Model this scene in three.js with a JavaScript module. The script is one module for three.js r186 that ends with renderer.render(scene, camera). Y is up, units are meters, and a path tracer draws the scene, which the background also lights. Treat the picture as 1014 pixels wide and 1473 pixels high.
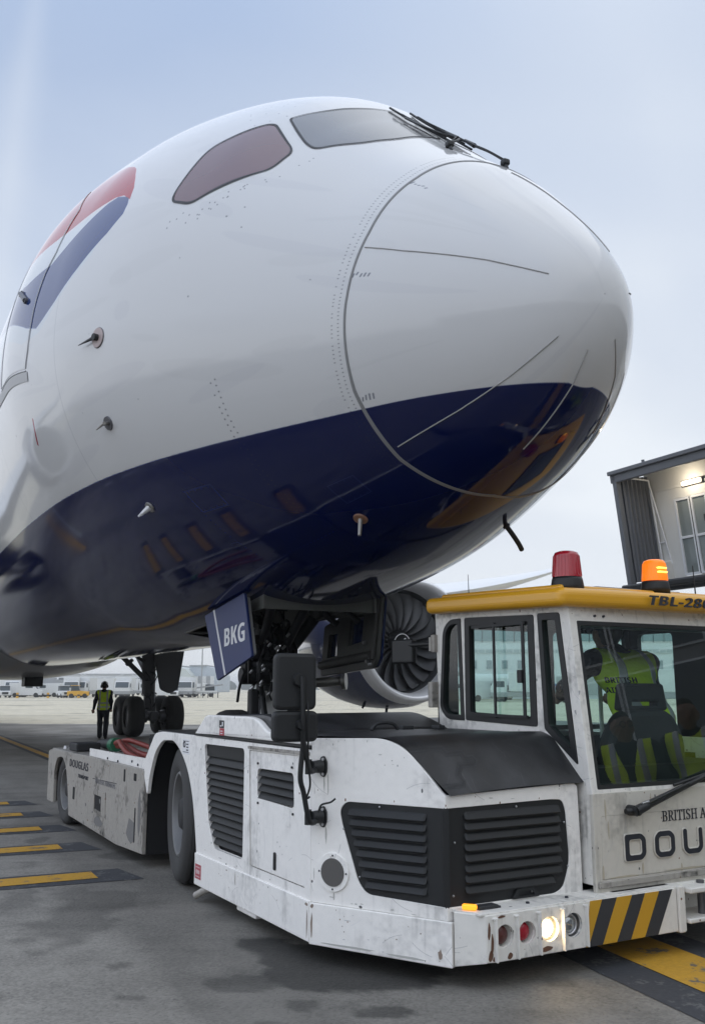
import * as THREE from 'three';
import { mergeGeometries, mergeVertices } from 'three/addons/utils/BufferGeometryUtils.js';
import { RoundedBoxGeometry } from 'three/addons/geometries/RoundedBoxGeometry.js';
import { TextGeometry } from 'three/addons/geometries/TextGeometry.js';
import { FontLoader } from 'three/addons/loaders/FontLoader.js';
import { MarchingCubes } from 'three/addons/objects/MarchingCubes.js';

// ---------------------------------------------------------------- camera, sky, sun, exposure
const W = 704, H = 1024;
const scene = new THREE.Scene();
const camera = new THREE.PerspectiveCamera(57.24, W / H, 0.05, 6000);
camera.position.set(0, 1.65, 0);
camera.rotation.set(THREE.MathUtils.degToRad(10.63), 0, 0);
const renderer = new THREE.WebGLRenderer({ antialias: true });
renderer.setSize(W, H);
renderer.toneMapping = THREE.LinearToneMapping;
renderer.toneMappingExposure = 1.47;
renderer.shadowMap.enabled = true;

function rng(s) { return () => { s |= 0; s = s + 0x6D2B79F5 | 0; let t = Math.imul(s ^ s >>> 15, 1 | s); t = t + Math.imul(t ^ t >>> 7, 61 | t) ^ t; return ((t ^ t >>> 14) >>> 0) / 4294967296; }; }
const h3 = (x, y, z) => { let n = Math.imul(x, 374761393) + Math.imul(y, 668265263) + Math.imul(z, 2147483647 - 1274126177) | 0; n = Math.imul(n ^ n >>> 13, 1274126177); return ((n ^ n >>> 16) >>> 0) / 4294967296; };
const sm = t => t * t * (3 - 2 * t), mix = (a, b, t) => a + (b - a) * t, cl = (x, a = 0, b = 1) => Math.min(b, Math.max(a, x)), sst = (a, b, x) => sm(cl((x - a) / (b - a)));
function noise3(x, y, z, px = 0, py = 0) {
  const i = Math.floor(x), j = Math.floor(y), k = Math.floor(z), u = sm(x - i), v = sm(y - j), w = sm(z - k);
  const m = (a, p) => p ? ((a % p) + p) % p : a, f = (a, b, c) => h3(m(i + a, px), m(j + b, py), k + c);
  return mix(mix(mix(f(0, 0, 0), f(1, 0, 0), u), mix(f(0, 1, 0), f(1, 1, 0), u), v), mix(mix(f(0, 0, 1), f(1, 0, 1), u), mix(f(0, 1, 1), f(1, 1, 1), u), v), w);
}
function fbm(x, y, z, o = 4, p = 0, q = 0) { let s = 0, a = .5, t = 0; for (let i = 0; i < o; i++) { s += a * noise3(x, y, z + i * 7.3, p, q); t += a; a *= .5; x *= 2; y *= 2; p *= 2; q *= 2; } return s / t; }

const SUN = new THREE.Vector3(-.60, .76, .06).normalize();
{ // hazy bright sky with thin high cloud
  const w = 1024, h = 512, d = new Float32Array(w * h * 4);
  for (let j = 0; j < h; j++) for (let i = 0; i < w; i++) {
    const el = ((j + .5) / h - .5) * Math.PI, az = ((i + .5) / w - .5) * 2 * Math.PI, ce = Math.cos(el);
    const x = ce * Math.cos(az), y = Math.sin(el), z = ce * Math.sin(az);
    const t = cl(y), cs = x * SUN.x + y * SUN.y + z * SUN.z;
    const k = Math.pow(t, .62);
    let r = mix(.72, .245, k), g = mix(.74, .365, k), b = mix(.76, .60, k);
    const q = 1 / Math.max(.12, y + .1);
    const c1 = fbm(x * q * .55 + 11.3, z * q * .55 + 4.1, 3.7, 5), c2 = fbm(x * q * .25 + z * q * 1.1, z * q * .3 - x * q * .2 + 9, 8.2, 5);
    let c = sst(.42, .80, c1 * .55 + c2 * .55) * sst(-.02, .22, y) * .75;
    const sd = cl(cs), gl = Math.pow(sd, 8) * .10, side = sst(-.40, .34, x / Math.max(ce, .05));
    const sx = x / Math.max(ce, .05) + .37 - .04 * (y - .4) + .03 * (c2 - .5), streak = sst(.034, -.02, Math.abs(sx)) * sst(.10, .35, y) * (z < 0 ? .30 : 0) * (.4 + 1.1 * c1), wisp = (sst(.46, .74, fbm(x * q * 1.1 + z * q * .5 + 3, z * q * .35 + 2, 21.5, 5)) - .35) * .52 * sst(.05, .3, y);
    c = cl(c * (.40 + .60 * side) + wisp + side * .66 * (1 - .35 * y) + gl + streak);
    r = mix(r, .74, c) + gl * .1; g = mix(g, .785, c) + gl * .1; b = mix(b, .84, c) + gl * .1;
    if (y < 0) { const f = cl(-y * 6); r = mix(r, .30, f); g = mix(g, .30, f); b = mix(b, .30, f); }
    const o = (j * w + i) * 4, skyFill = .80 * (1 + 0.50 * sst(-.05, .95, -.80 * x + .58 * z) + .35 * sst(.55, .95, y)); // added fill light: sky brightened to the left, behind and overhead
    d[o] = r * skyFill; d[o + 1] = g * skyFill; d[o + 2] = b * skyFill; d[o + 3] = 1;
  }
  const t = new THREE.DataTexture(d, w, h, THREE.RGBAFormat, THREE.FloatType);
  t.mapping = THREE.EquirectangularReflectionMapping; t.minFilter = t.magFilter = THREE.LinearFilter; t.colorSpace = THREE.LinearSRGBColorSpace; t.needsUpdate = true;
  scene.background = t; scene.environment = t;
}
const sun = new THREE.DirectionalLight(new THREE.Color().setRGB(1, .97, .93), .85);
sun.position.copy(SUN).multiplyScalar(120); sun.castShadow = true; sun.shadow.radius = 300;
sun.shadow.mapSize.set(4096, 4096);
Object.assign(sun.shadow.camera, { left: -70, right: 70, top: 70, bottom: -70, near: 1, far: 300 });
scene.add(sun); scene.add(sun.target);
scene.fog = new THREE.FogExp2(new THREE.Color().setRGB(.60, .61, .61), .0006);

// ---------------------------------------------------------------- helpers
const V3 = (x, y, z) => new THREE.Vector3(x, y, z), R = THREE.MathUtils.degToRad;
const used = {};
function numbered(n) { const k = used[n] = (used[n] ?? -1) + 1; return k ? n + '_' + String(k).padStart(3, '0') : n; }
function tag(o, label, category, group) { o.userData.label = label; if (category) o.userData.category = category; if (group) o.userData.group = group; return o; }
function thing(name, label, category, group) { const g = new THREE.Group(); g.name = numbered(name); tag(g, label, category, group); scene.add(g); return g; }
function metricUV(g) {
  const p = g.attributes.position, n = g.attributes.normal, a = new Float32Array(p.count * 2);
  for (let i = 0; i < p.count; i++) {
    const nx = Math.abs(n.getX(i)), ny = Math.abs(n.getY(i)), nz = Math.abs(n.getZ(i));
    if (ny > nx && ny > nz) { a[2 * i] = p.getX(i); a[2 * i + 1] = p.getZ(i); } else if (nx > nz) { a[2 * i] = p.getZ(i); a[2 * i + 1] = p.getY(i); } else { a[2 * i] = p.getX(i); a[2 * i + 1] = p.getY(i); }
  }
  g.setAttribute('uv', new THREE.BufferAttribute(a, 2)); return g;
}
function join(gs) {
  gs = (Array.isArray(gs) ? gs : [gs]).map(g => {
    g = g.index ? g.toNonIndexed() : g;
    for (const k of Object.keys(g.attributes)) if (!['position', 'normal', 'uv', 'color'].includes(k)) g.deleteAttribute(k);
    if (!g.attributes.normal) g.computeVertexNormals();
    if (!g.attributes.uv) metricUV(g);
    return g;
  });
  return gs.length === 1 ? gs[0] : mergeGeometries(gs, false);
}
function obj(name, gs, mat, parent, label) {
  let g = Array.isArray(gs) || gs.index ? join(gs) : gs; if (!g.attributes.normal) g.computeVertexNormals();
  if (mat.userData.metric) metricUV(g);
  const m = new THREE.Mesh(g, mat); m.name = parent && parent !== scene ? name : numbered(name); m.castShadow = m.receiveShadow = true;
  (parent || scene).add(m); if (label) m.userData.label = label; return m;
}
function struct(name, gs, mat) { const m = obj(name, gs, mat, scene); m.userData.kind = 'structure'; return m; }
function sub(name, parent) { const g = new THREE.Group(); g.name = name; parent.add(g); return g; }
const bx = (w, h, d, x = 0, y = 0, z = 0, r = 0, rot) => { const g = r ? new RoundedBoxGeometry(w, h, d, 2, Math.min(r, w / 2.01, h / 2.01, d / 2.01)) : new THREE.BoxGeometry(w, h, d); if (rot) g.applyMatrix4(new THREE.Matrix4().makeRotationFromEuler(new THREE.Euler(...rot))); return g.translate(x, y, z); };
function bar(a, b, r, r2 = r, n = 12) { const d = b.clone().sub(a), g = new THREE.CylinderGeometry(r2, r, d.length(), n); g.applyQuaternion(new THREE.Quaternion().setFromUnitVectors(V3(0, 1, 0), d.clone().normalize())); const m = a.clone().add(b).multiplyScalar(.5); return g.translate(m.x, m.y, m.z); }
const tube = (pts, r, n = 8, seg = 0, tension = .5) => new THREE.TubeGeometry(new THREE.CatmullRomCurve3(pts, false, 'centripetal', tension), seg || pts.length * 6, r, n, false);
const lathe = (pts, n = 48) => new THREE.LatheGeometry(pts.map(p => new THREE.Vector2(p[0], p[1])), n);
function rpoly(pts, r = 0, S = THREE.Shape) { // rounded polygon
  const s = new S(), n = pts.length, q = Array.isArray(r) ? r : pts.map(() => r);
  pts.forEach((p, i) => {
    const a = pts[(i + n - 1) % n], b = pts[(i + 1) % n], la = Math.hypot(a[0] - p[0], a[1] - p[1]), lb = Math.hypot(b[0] - p[0], b[1] - p[1]);
    const k = Math.min(q[i], la * .48, lb * .48), A = [p[0] + (a[0] - p[0]) * k / la, p[1] + (a[1] - p[1]) * k / la], B = [p[0] + (b[0] - p[0]) * k / lb, p[1] + (b[1] - p[1]) * k / lb];
    i ? s.lineTo(...A) : s.moveTo(...A); if (k > 1e-5) s.quadraticCurveTo(p[0], p[1], ...B);
  });
  s.closePath(); return s;
}
function inset(pts, d) { // polygon moved inward by d
  const n = pts.length; let ar = 0; pts.forEach((p, i) => { const b = pts[(i + 1) % n]; ar += p[0] * b[1] - b[0] * p[1]; }); const s = ar > 0 ? 1 : -1;
  const L = pts.map((p, i) => { const b = pts[(i + 1) % n], l = Math.hypot(b[0] - p[0], b[1] - p[1]), nx = -(b[1] - p[1]) / l * s, ny = (b[0] - p[0]) / l * s; return [p[0] + nx * d, p[1] + ny * d, b[0] - p[0], b[1] - p[1]]; });
  return L.map((l, i) => { const m = L[(i + n - 1) % n], den = m[2] * l[3] - m[3] * l[2]; if (Math.abs(den) < 1e-9) return [l[0], l[1]]; const t = ((l[0] - m[0]) * l[3] - (l[1] - m[1]) * l[2]) / den; return [m[0] + m[2] * t, m[1] + m[3] * t]; });
}
function plate(shape, holes, th, M, bevel = 0) { // outer face lies at n = 0, thickness behind it
  for (const h of holes || []) shape.holes.push(h);
  const g = new THREE.ExtrudeGeometry(shape, { depth: Math.max(th - 2 * bevel, .001), bevelEnabled: bevel > 0, bevelThickness: bevel, bevelSize: bevel, bevelOffset: -bevel, bevelSegments: 2, curveSegments: 8 });
  g.translate(0, 0, -th + bevel); return M ? g.applyMatrix4(M) : g;
}
function frameM(ox, oz, ux, uz, n0 = 0, v0 = 0) { const M = new THREE.Matrix4(); M.makeBasis(V3(ux, 0, uz), V3(0, 1, 0), V3(-uz, 0, ux)); M.setPosition(ox - uz * n0, v0, oz + ux * n0); return M; }
const font = {}; const loader = new FontLoader();
for (const k of ['sans_bold', 'sans_regular', 'serif_regular', 'serif_bold']) font[k] = await loader.loadAsync('fonts/droid/droid_' + k + '.typeface.json');
function text(s, f, size, M, { sx = 1, slant = 0, depth = .003, center = true } = {}) {
  const g = new TextGeometry(s, { font: font[f], size, depth, curveSegments: 4 }); g.computeBoundingBox(); const b = g.boundingBox;
  if (center) g.translate(-(b.min.x + b.max.x) / 2, -(b.min.y + b.max.y) / 2, 0);
  g.applyMatrix4(new THREE.Matrix4().set(sx, slant, 0, 0, 0, 1, 0, 0, 0, 0, 1, 0, 0, 0, 0, 1));
  return M ? g.applyMatrix4(M) : g;
}
const at = (x, y, z, M) => M.clone().multiply(new THREE.Matrix4().makeTranslation(x, y, z));

// ---------------------------------------------------------------- textures and materials
const s2 = c => Math.round(255 * (c <= .0031308 ? 12.92 * c : 1.055 * Math.pow(c, 1 / 2.4) - .055));
function tex(w, h, fn, rep, srgb = true) {
  const d = new Uint8Array(w * h * 4);
  for (let j = 0; j < h; j++) for (let i = 0; i < w; i++) { const c = fn(i / w, j / h), o = (j * w + i) * 4; for (let k = 0; k < 3; k++) d[o + k] = srgb ? s2(cl(c[k])) : Math.round(255 * cl(c[k])); d[o + 3] = 255; }
  const t = new THREE.DataTexture(d, w, h, THREE.RGBAFormat); t.wrapS = t.wrapT = THREE.RepeatWrapping; t.magFilter = THREE.LinearFilter; t.minFilter = THREE.LinearMipmapLinearFilter; t.generateMipmaps = true;
  if (srgb) t.colorSpace = THREE.SRGBColorSpace; if (rep) t.repeat.set(1 / rep, 1 / rep); t.needsUpdate = true; return t;
}
function canvasTex(w, h, draw) { const c = document.createElement('canvas'); c.width = w; c.height = h; draw(c.getContext('2d'), w, h); const t = new THREE.CanvasTexture(c); t.colorSpace = THREE.SRGBColorSpace; t.anisotropy = 4; return t; }
function mat(c, rough = .6, o = {}) { const P = o.clearcoat || o.transmission || o.ior || o.sheen ? THREE.MeshPhysicalMaterial : THREE.MeshStandardMaterial; return new P(Object.assign({ color: new THREE.Color().setRGB(...c), roughness: rough }, o)); }
function metric(m) { m.userData.metric = true; return m; }
// painted steel with scuffs, wash-down runs, chips and rust spots (marks with outlines of their own)
function paintTex(base, amount, seed, rust = 1, size = 1024) {
  const rr = rng(seed), chips = [];
  for (let i = 0; i < 70 * amount; i++) chips.push([rr(), rr(), .0012 + .006 * rr() * rr(), .5 + 2 * rr(), rr() < .45 * rust]);
  const sc = []; for (let i = 0; i < 60 * amount; i++) { const a = rr() * 6.3; sc.push([rr(), rr(), Math.cos(a), Math.sin(a), .02 + .09 * rr(), rr()]); }
  const grid = new Map(); const key = (a, b) => a * 64 + b;
  chips.forEach(c => { for (let a = -1; a < 2; a++) for (let b = -1; b < 2; b++) { const k = key((Math.floor(c[0] * 32) + a + 32) % 32, (Math.floor(c[1] * 32) + b + 32) % 32); (grid.get(k) || grid.set(k, []).get(k)).push(c); } });
  return tex(size, size, (u, v) => {
    const n = fbm(u * 6, v * 6, seed, 5, 6, 6), f = fbm(u * 60, v * 60, seed + 5, 3, 60, 60), st = fbm(u * 70, v * 4, seed + 9, 3, 70, 4);
    let k = 1 - amount * (.30 * sst(.5, .78, n * .75 + f * .25) + .24 * sst(.56, .8, st * .6 + n * .4) + .10 * (f - .5));
    let c = [base[0] * k, base[1] * k * (1 - .02 * amount), base[2] * k * (1 - .05 * amount)];
    for (const q of grid.get(key(Math.floor(u * 32), Math.floor(v * 32))) || []) {
      let dx = Math.abs(u - q[0]), dy = Math.abs(v - q[1]); dx = Math.min(dx, 1 - dx); dy = Math.min(dy, 1 - dy);
      if (Math.hypot(dx * q[3], dy) * (1 + (f - .5)) < q[2]) c = q[4] ? [.16, .07, .035] : [.10, .10, .10];
    }
    for (const q of sc) { const dx = u - q[0], dy = v - q[1], al = dx * q[2] + dy * q[3]; if (al > 0 && al < q[4] && Math.abs(dx * q[3] - dy * q[2] + .006 * Math.sin(al * 40)) < .0009) { c = c.map(x => mix(x, q[5] < .5 ? .25 : .8 * base[0], .5)); } }
    return c;
  }, 1.7);
}
const T = {};
T.white = paintTex([.87, .86, .84], .78, 3);
T.whiteDirty = paintTex([.74, .735, .71], 1.25, 17, 1.3);
T.grey = paintTex([.36, .355, .345], 2.4, 29, 1.4);
T.cream = paintTex([.58, .56, .51], .9, 41, .8);
T.fine = tex(512, 512, (u, v) => { const a = fbm(u * 40, v * 40, 2, 4, 40, 40); return [a, a, a]; }, .8, false);
T.hood = tex(1024, 1024, (() => { const rr = rng(5), sc = []; for (let i = 0; i < 70; i++) { const a = 1.2 + (rr() - .5) * 1.6; sc.push([rr(), rr(), Math.cos(a), Math.sin(a), .03 + .15 * rr(), rr()]); }
  return (u, v) => { const n = fbm(u * 8, v * 8, 1, 5, 8, 8); let k = .015 + .014 * sst(.45, .75, n); for (const q of sc) { const dx = u - q[0], dy = v - q[1], al = dx * q[2] + dy * q[3]; if (al > 0 && al < q[4] && Math.abs(dx * q[3] - dy * q[2] + .01 * Math.sin(al * 18 + q[5] * 6)) < .001) k += .035 * q[5]; } return [k, k * 1.02, k * 1.08]; }; })(), 1.5);
const M = {
  white: metric(mat([1, 1, 1], .42, { map: T.white, clearcoat: .25, clearcoatRoughness: .35 })),
  whiteDirty: metric(mat([1, 1, 1], .5, { map: T.whiteDirty })),
  grey: metric(mat([1, 1, 1], .55, { map: T.grey, metalness: .15 })),
  cream: metric(mat([1, 1, 1], .5, { map: T.cream })),
  hood: metric(mat([1, 1, 1], .42, { map: T.hood, bumpMap: T.fine, bumpScale: .0008 })),
  black: mat([.011, .012, .013], .5), dark: mat([.022, .023, .025], .65), plastic: metric(mat([.009, .010, .011], .60, { bumpMap: T.fine, bumpScale: .0005 })),
  soot: mat([.012, .012, .013], .9), rubber: metric(mat([.032, .031, .030], .85, { bumpMap: T.fine, bumpScale: .002 })),
  steel: mat([.45, .45, .46], .38, { metalness: .9 }), darkSteel: mat([.13, .13, .14], .45, { metalness: .7 }), alu: mat([.62, .63, .65], .35, { metalness: .85 }),
  yellow: metric(mat([.72, .36, .015], .36, { clearcoat: .35, clearcoatRoughness: .25, bumpMap: T.fine, bumpScale: .0003 })),
  hazY: mat([.55, .30, .02], .6), hazK: mat([.035, .037, .042], .6),
  glass: mat([.72, .86, .83], .0, { transmission: 1, thickness: 0, ior: 1.5, metalness: 0 }), screen: mat([.78, .93, .88], .0, { transmission: 1, thickness: 0, ior: 1.85, metalness: 0 }),
  red: mat([.42, .02, .03], .5), sign: mat([.75, .75, .76], .6), ink: mat([.02, .022, .03], .6),
  hose: mat([.22, .03, .02], .55), green: mat([.02, .14, .07], .5),
  navy: mat([.006, .016, .075], .22, { clearcoat: 1, clearcoatRoughness: .04 }), acWhite: mat([.74, .75, .77], .3, { clearcoat: .6, clearcoatRoughness: .1 }),
};

// ---------------------------------------------------------------- the apron
const AC_TH = .464, AC_N = [1.549, 5.421]; // aircraft nose position (x, distance) and heading
function acXZ(t, x) { const s = Math.sin(AC_TH), c = Math.cos(AC_TH); return [AC_N[0] - s * t + c * x, -(AC_N[1] + c * t + s * x)]; }
{
  const tx = tex(1024, 1024, (u, v) => {
    const a = fbm(u * 10, v * 10, 4, 6, 10, 10), b = fbm(u * 200, v * 200, 9, 2, 200, 200), s = fbm(u * 3, v * 40, 14, 4, 3, 40), p = noise3(u * 260, v * 260, 3, 260, 260);
    let k = .86 + .40 * (a - .5) + .50 * (b - .5) + .20 * (s - .5); if (p > .88) k *= .70; if (p < .08) k *= 1.2;
    return [k, k, k];
  }, 3.1);
  const bump = tex(512, 512, (u, v) => { const a = fbm(u * 90, v * 90, 31, 3, 90, 90); return [a, a, a]; }, 1.3, false);
  const rgh = tex(512, 512, (u, v) => { const a = fbm(u * 5, v * 5, 51, 5, 5, 5); return [0, .62 + .5 * (a - .5) + .1, 0]; }, 5.3, false);
  const gm = mat([1, 1, 1], 1, { map: tx, bumpMap: bump, bumpScale: .003, roughnessMap: rgh, vertexColors: true });
  // one sheet: fine mesh near the camera, coarser rings out to the horizon
  const spots = [], rr = rng(77); for (let i = 0; i < 60; i++) spots.push([-6 + 9 * rr(), 4.5 + 10 * rr(), .03 + .12 * rr() * rr(), .5 + rr(), .35 + .4 * rr()]);
  function col(x, d) { // albedo of dirty concrete and the oil marks on it
    const n1 = fbm(x * .35 + 3, d * .35, 1, 5), n2 = fbm(x * 1.5, d * 1.5 + 8, 2, 5), n3 = fbm(x * 6, d * 6, 6, 3);
    const fd = d + x * .12 > 43.5 ? 1 : 0; // the old asphalt stand ends at the joint with the pale concrete taxiway
    let k = fd ? .55 : .232 * (1 + .5 * (n1 - .5) * (1 - fd * .6) + .34 * (n2 - .5) + .12 * (n3 - .5));
    // tyre-blackened lane where tugs come and go
    const la = .447 * (x - AC_N[0]) * -1 + .894 * (d - AC_N[1]), lx = .894 * (x - AC_N[0]) + .447 * (d - AC_N[1]);
    k *= 1 - .30 * sst(.48, .72, fbm(lx * 1.1, la * .12, 12, 4)) * (1 - fd);
    // spill under the tug's front corner
    const e = Math.hypot((x + .16 + .3 * (d - 6)) / .80, (d - 6.0) / .70) + (n2 - .5) * 1.5 + (n3 - .5) * .25;
    let stain = 1 - sst(.60, .68, e);
    const e2 = Math.hypot((x + .62) / .30, (d - 5.75) / .22) + (n2 - .5) * 1.3; stain = Math.max(stain, .65 * (1 - sst(.78, .88, e2)));
    const e3 = Math.hypot((x - .15) / .34, (d - 5.25) / .2) + (n2 - .5) * 1.6; stain = Math.max(stain, .8 * (1 - sst(.7, .8, e3)));
    const e4 = Math.hypot((x + 2.1) / .5, (d - 9.9) / .32) + (n2 - .5) * 1.3; stain = Math.max(stain, .6 * (1 - sst(.75, .9, e4)));
    for (const s of spots) { const q = Math.hypot(x - s[0], (d - s[1]) * s[3]); if (q < s[2] * 1.5 && q + (n3 - .5) * s[2] < s[2]) stain = Math.max(stain, s[4] * .8); }
    stain = Math.max(stain, .55 * sst(.62, .70, n2 * .7 + n1 * .3));
    // scuffs swept by turning tyres
    const ra = Math.hypot(x + 4.2, d - 12.5), arc = Math.max(0, Math.sin(ra * 9 + n1 * 5)) * sst(.52, .68, fbm(x * .8 + 40, d * .8, 33, 4)); k *= 1 - .22 * arc * (1 - fd);
    const rb = x * .90 + d * .43 + n1 * .25, tr = Math.exp(-(((rb - 3.9) / .16) ** 2)) + .8 * Math.exp(-(((rb - 2.2) / .14) ** 2)); k *= 1 - .26 * tr * sst(.35, .6, n2) * (1 - fd);
    k *= 1 - .74 * stain;
    return [k * mix(1.07, 1.10, fd), k * mix(1.0, .99, fd), k * mix(.88, .74, fd)];
  }
  const xs = [], ds = [];
  for (let x = -4.2; x <= 3.6; x += .045) xs.push(x);
  for (let d = 4.2; d <= 11; d += .045) ds.push(d);
  const grow = (a, end, dir, k) => { let v = a, s = .06; const o = []; while (Math.abs(v) < end) { s *= k; v += dir * s; o.push(v); } return o; };
  const X = [...grow(-4.2, 2500, -1, 1.045).reverse(), ...xs, ...grow(3.6, 2500, 1, 1.045)], D = [...grow(4.2, 400, -1, 1.1).reverse(), ...ds, ...grow(11, 3500, 1, 1.022)];
  const pos = [], cc = [], uv = [], idx = [], nx = X.length;
  for (const d of D) for (const x of X) { pos.push(x, 0, -d); const c = col(x, d); cc.push(...c); uv.push(x, d); }
  for (let j = 0; j < D.length - 1; j++) for (let i = 0; i < nx - 1; i++) { const a = j * nx + i; idx.push(a, a + 1, a + nx, a + 1, a + nx + 1, a + nx); }
  const g = new THREE.BufferGeometry(); g.setAttribute('position', new THREE.Float32BufferAttribute(pos, 3)); g.setAttribute('color', new THREE.Float32BufferAttribute(cc, 3)); g.setAttribute('uv', new THREE.Float32BufferAttribute(uv, 2)); g.setIndex(idx); g.computeVertexNormals();
  const gr = new THREE.Mesh(g, gm); gr.name = 'ground'; gr.userData.kind = 'structure'; gr.receiveShadow = true; scene.add(gr);

  // worn paint on the apron, laid out along the aircraft's axis
  const wear = (b, k, s) => tex(512, 512, (u, v) => { const n = fbm(u * 12, v * 12, s, 5, 12, 12), f = fbm(u * 70, v * 70, s + 3, 3, 70, 70), w = sst(.56, .70, n * .6 + f * .4); return b.map((x, i) => mix(x * (.85 + .3 * f), k[i], w)); }, 1.3);
  const yel = metric(mat([1, 1, 1], .75, { map: wear([.50, .27, .02], [.11, .10, .09], 61), bumpMap: bump, bumpScale: .002 }));
  const blk = metric(mat([1, 1, 1], .8, { map: wear([.040, .042, .048], [.10, .10, .10], 67), bumpMap: bump, bumpScale: .002 }));
  const wht = metric(mat([1, 1, 1], .8, { map: wear([.36, .36, .35], [.15, .15, .15], 71), bumpMap: bump, bumpScale: .002 }));
  const sheet = (name, pts, y, m) => { const s = new THREE.Shape(pts.map(([t, x]) => { const p = acXZ(t, x); return new THREE.Vector2(p[0], -p[1]); })), g = new THREE.ShapeGeometry(s); g.rotateX(-Math.PI / 2); g.translate(0, y, 0); return struct(name, g, m); };
  const quad = (t0, t1, x0, x1) => [[t0, x0], [t1, x0], [t1, x1], [t0, x1]];
  for (const [t, x, k] of [[4.81, -1.91, 0], [6.52, -1.92, 0], [7.98, -1.9, 0], [9.42, -1.92, 0], [10.8, -1.93, 0]]) {
    sheet('black_border', [[t - .36, x + .36], [t + .22, x + .26], [t + .26, x - 1.25], [t - .28, x - 1.3]], .004, blk);
    sheet('yellow_bar', quad(t - .17, t + .15, x - 1.1, x), .008, yel);
  }
  sheet('black_border', [[-6, -.55], [1.3, .22], [1.3, 1.25], [-6, .62]], .004, blk);
  sheet('yellow_line', [[-6, -.25], [1.05, .52], [1.05, .98], [-6, .22]], .008, yel);
  sheet('black_border', quad(2.2, 60, -.08, .38), .004, blk);
  sheet('yellow_line', quad(2.0, 60, .05, .24), .008, yel);
  sheet('yellow_line', [[17, -4.4], [17.3, -4.2], [32, -9.4], [32, -9.7]], .008, yel);
  sheet('white_line', [[17.3, -5.2], [17.6, -5.0], [32, -10.2], [32, -10.5]], .008, wht);
  for (let i = 0; i < 5; i++) sheet('white_dash', quad(4 + i * 2.2, 5.1 + i * 2.2, -7.5, -7.25), .008, wht);
  sheet('white_line', quad(30.5, 30.75, -5, 3), .008, wht);
  const line = (d, w, m) => { const g = new THREE.PlaneGeometry(500, w); g.rotateX(-Math.PI / 2); g.translate(0, .005, -d); return struct('ground_joint', g, m); };
  const tar = mat([.16, .155, .145], .9); for (const [d, w] of [[43.6, .35], [58, .3], [74, .3], [95, .45], [128, 1.6], [150, 1.0]]) line(d, w, tar);
}

// ---------------------------------------------------------------- the airliner
const H0 = 5.142, KT = [0, .1, .3, .6, 1, 1.5, 2.1, 2.8, 3.6, 4.6, 6, 8, 11, 60].map(Math.sqrt);
const K_TOP = [-1.11, -.775, -.496, -.152, .269, .679, 1.232, 1.875, 2.302, 2.65, 2.88, 2.96, 2.97, 2.97], K_BOT = [-1.11, -1.437, -1.67, -1.886, -2.068, -2.232, -2.383, -2.525, -2.632, -2.735, -2.857, -2.96, -2.97, -2.97];
const K_WID = [0, .293, .514, .776, 1.055, 1.318, 1.632, 1.976, 2.322, 2.625, 2.85, 2.88, 2.885, 2.885], K_MID = [-1.11, -1.091, -1.054, -.999, -.925, -.832, -.721, -.591, -.443, -.258, 0, 0, 0, 0];
function pchip(yk) {
  const n = KT.length, hh = [], d = []; for (let i = 0; i < n - 1; i++) { hh.push(KT[i + 1] - KT[i]); d.push((yk[i + 1] - yk[i]) / hh[i]); }
  const m = [d[0]]; for (let i = 1; i < n - 1; i++) { const w1 = 2 * hh[i] + hh[i - 1], w2 = hh[i] + 2 * hh[i - 1]; m.push(d[i - 1] * d[i] > 0 ? (w1 + w2) / (w1 / d[i - 1] + w2 / d[i]) : 0); } m.push(0);
  return t => { const x = Math.sqrt(Math.max(0, t)); let i = 0; while (i < n - 2 && x > KT[i + 1]) i++; const s = cl((x - KT[i]) / hh[i]); return yk[i] * (1 + 2 * s) * (1 - s) ** 2 + m[i] * hh[i] * s * (1 - s) ** 2 + yk[i + 1] * s * s * (3 - 2 * s) + m[i + 1] * hh[i] * s * s * (s - 1); };
}
const fTop = pchip(K_TOP), fBot = pchip(K_BOT), fWid = pchip(K_WID), fMid = pchip(K_MID);
function sp(t, deg, off = 0) { // a point on the skin: t metres behind the nose, deg round the section (90 top, 180 starboard)
  const q = (t, deg) => { const p = R(deg), c = Math.cos(p), s = Math.sin(p), e = 2 / (s >= 0 ? 2.005 : 1.919); const w = fWid(t), z = fMid(t); return V3(w * Math.sign(c) * Math.pow(Math.abs(c), e), H0 + (s >= 0 ? z + (fTop(t) - z) * Math.pow(s, e) : z - (z - fBot(t)) * Math.pow(-s, e)), -t); };
  const p = q(t, deg); if (!off) return p; return p.add(spn(t, deg, q).multiplyScalar(off));
}
function spn(t, deg, q = (a, b) => sp(a, b)) { const e = t < .05 ? .004 : .01, a = q(t + e, deg).sub(q(Math.max(t - e, 1e-4), deg)), b = q(t, deg + .5).sub(q(t, deg - .5)); const n = a.cross(b).normalize(); const c = V3(0, H0 + fMid(t), -t - .6); if (n.dot(q(t, deg).sub(c)) < 0) n.negate(); return n; }
function facing(g) { // turn triangles the way their normals point
  const p = g.attributes.position, n = g.attributes.normal, I = g.index.array, a = V3(), b = V3(), c = V3(), m = V3();
  for (let i = 0; i < I.length; i += 3) { a.fromBufferAttribute(p, I[i]); b.fromBufferAttribute(p, I[i + 1]); c.fromBufferAttribute(p, I[i + 2]); m.fromBufferAttribute(n, I[i]).add(V3().fromBufferAttribute(n, I[i + 1])).add(V3().fromBufferAttribute(n, I[i + 2])); if (b.sub(a).cross(c.sub(a)).dot(m) < 0) { const t = I[i + 1]; I[i + 1] = I[i + 2]; I[i + 2] = t; } }
  return g;
}
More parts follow.
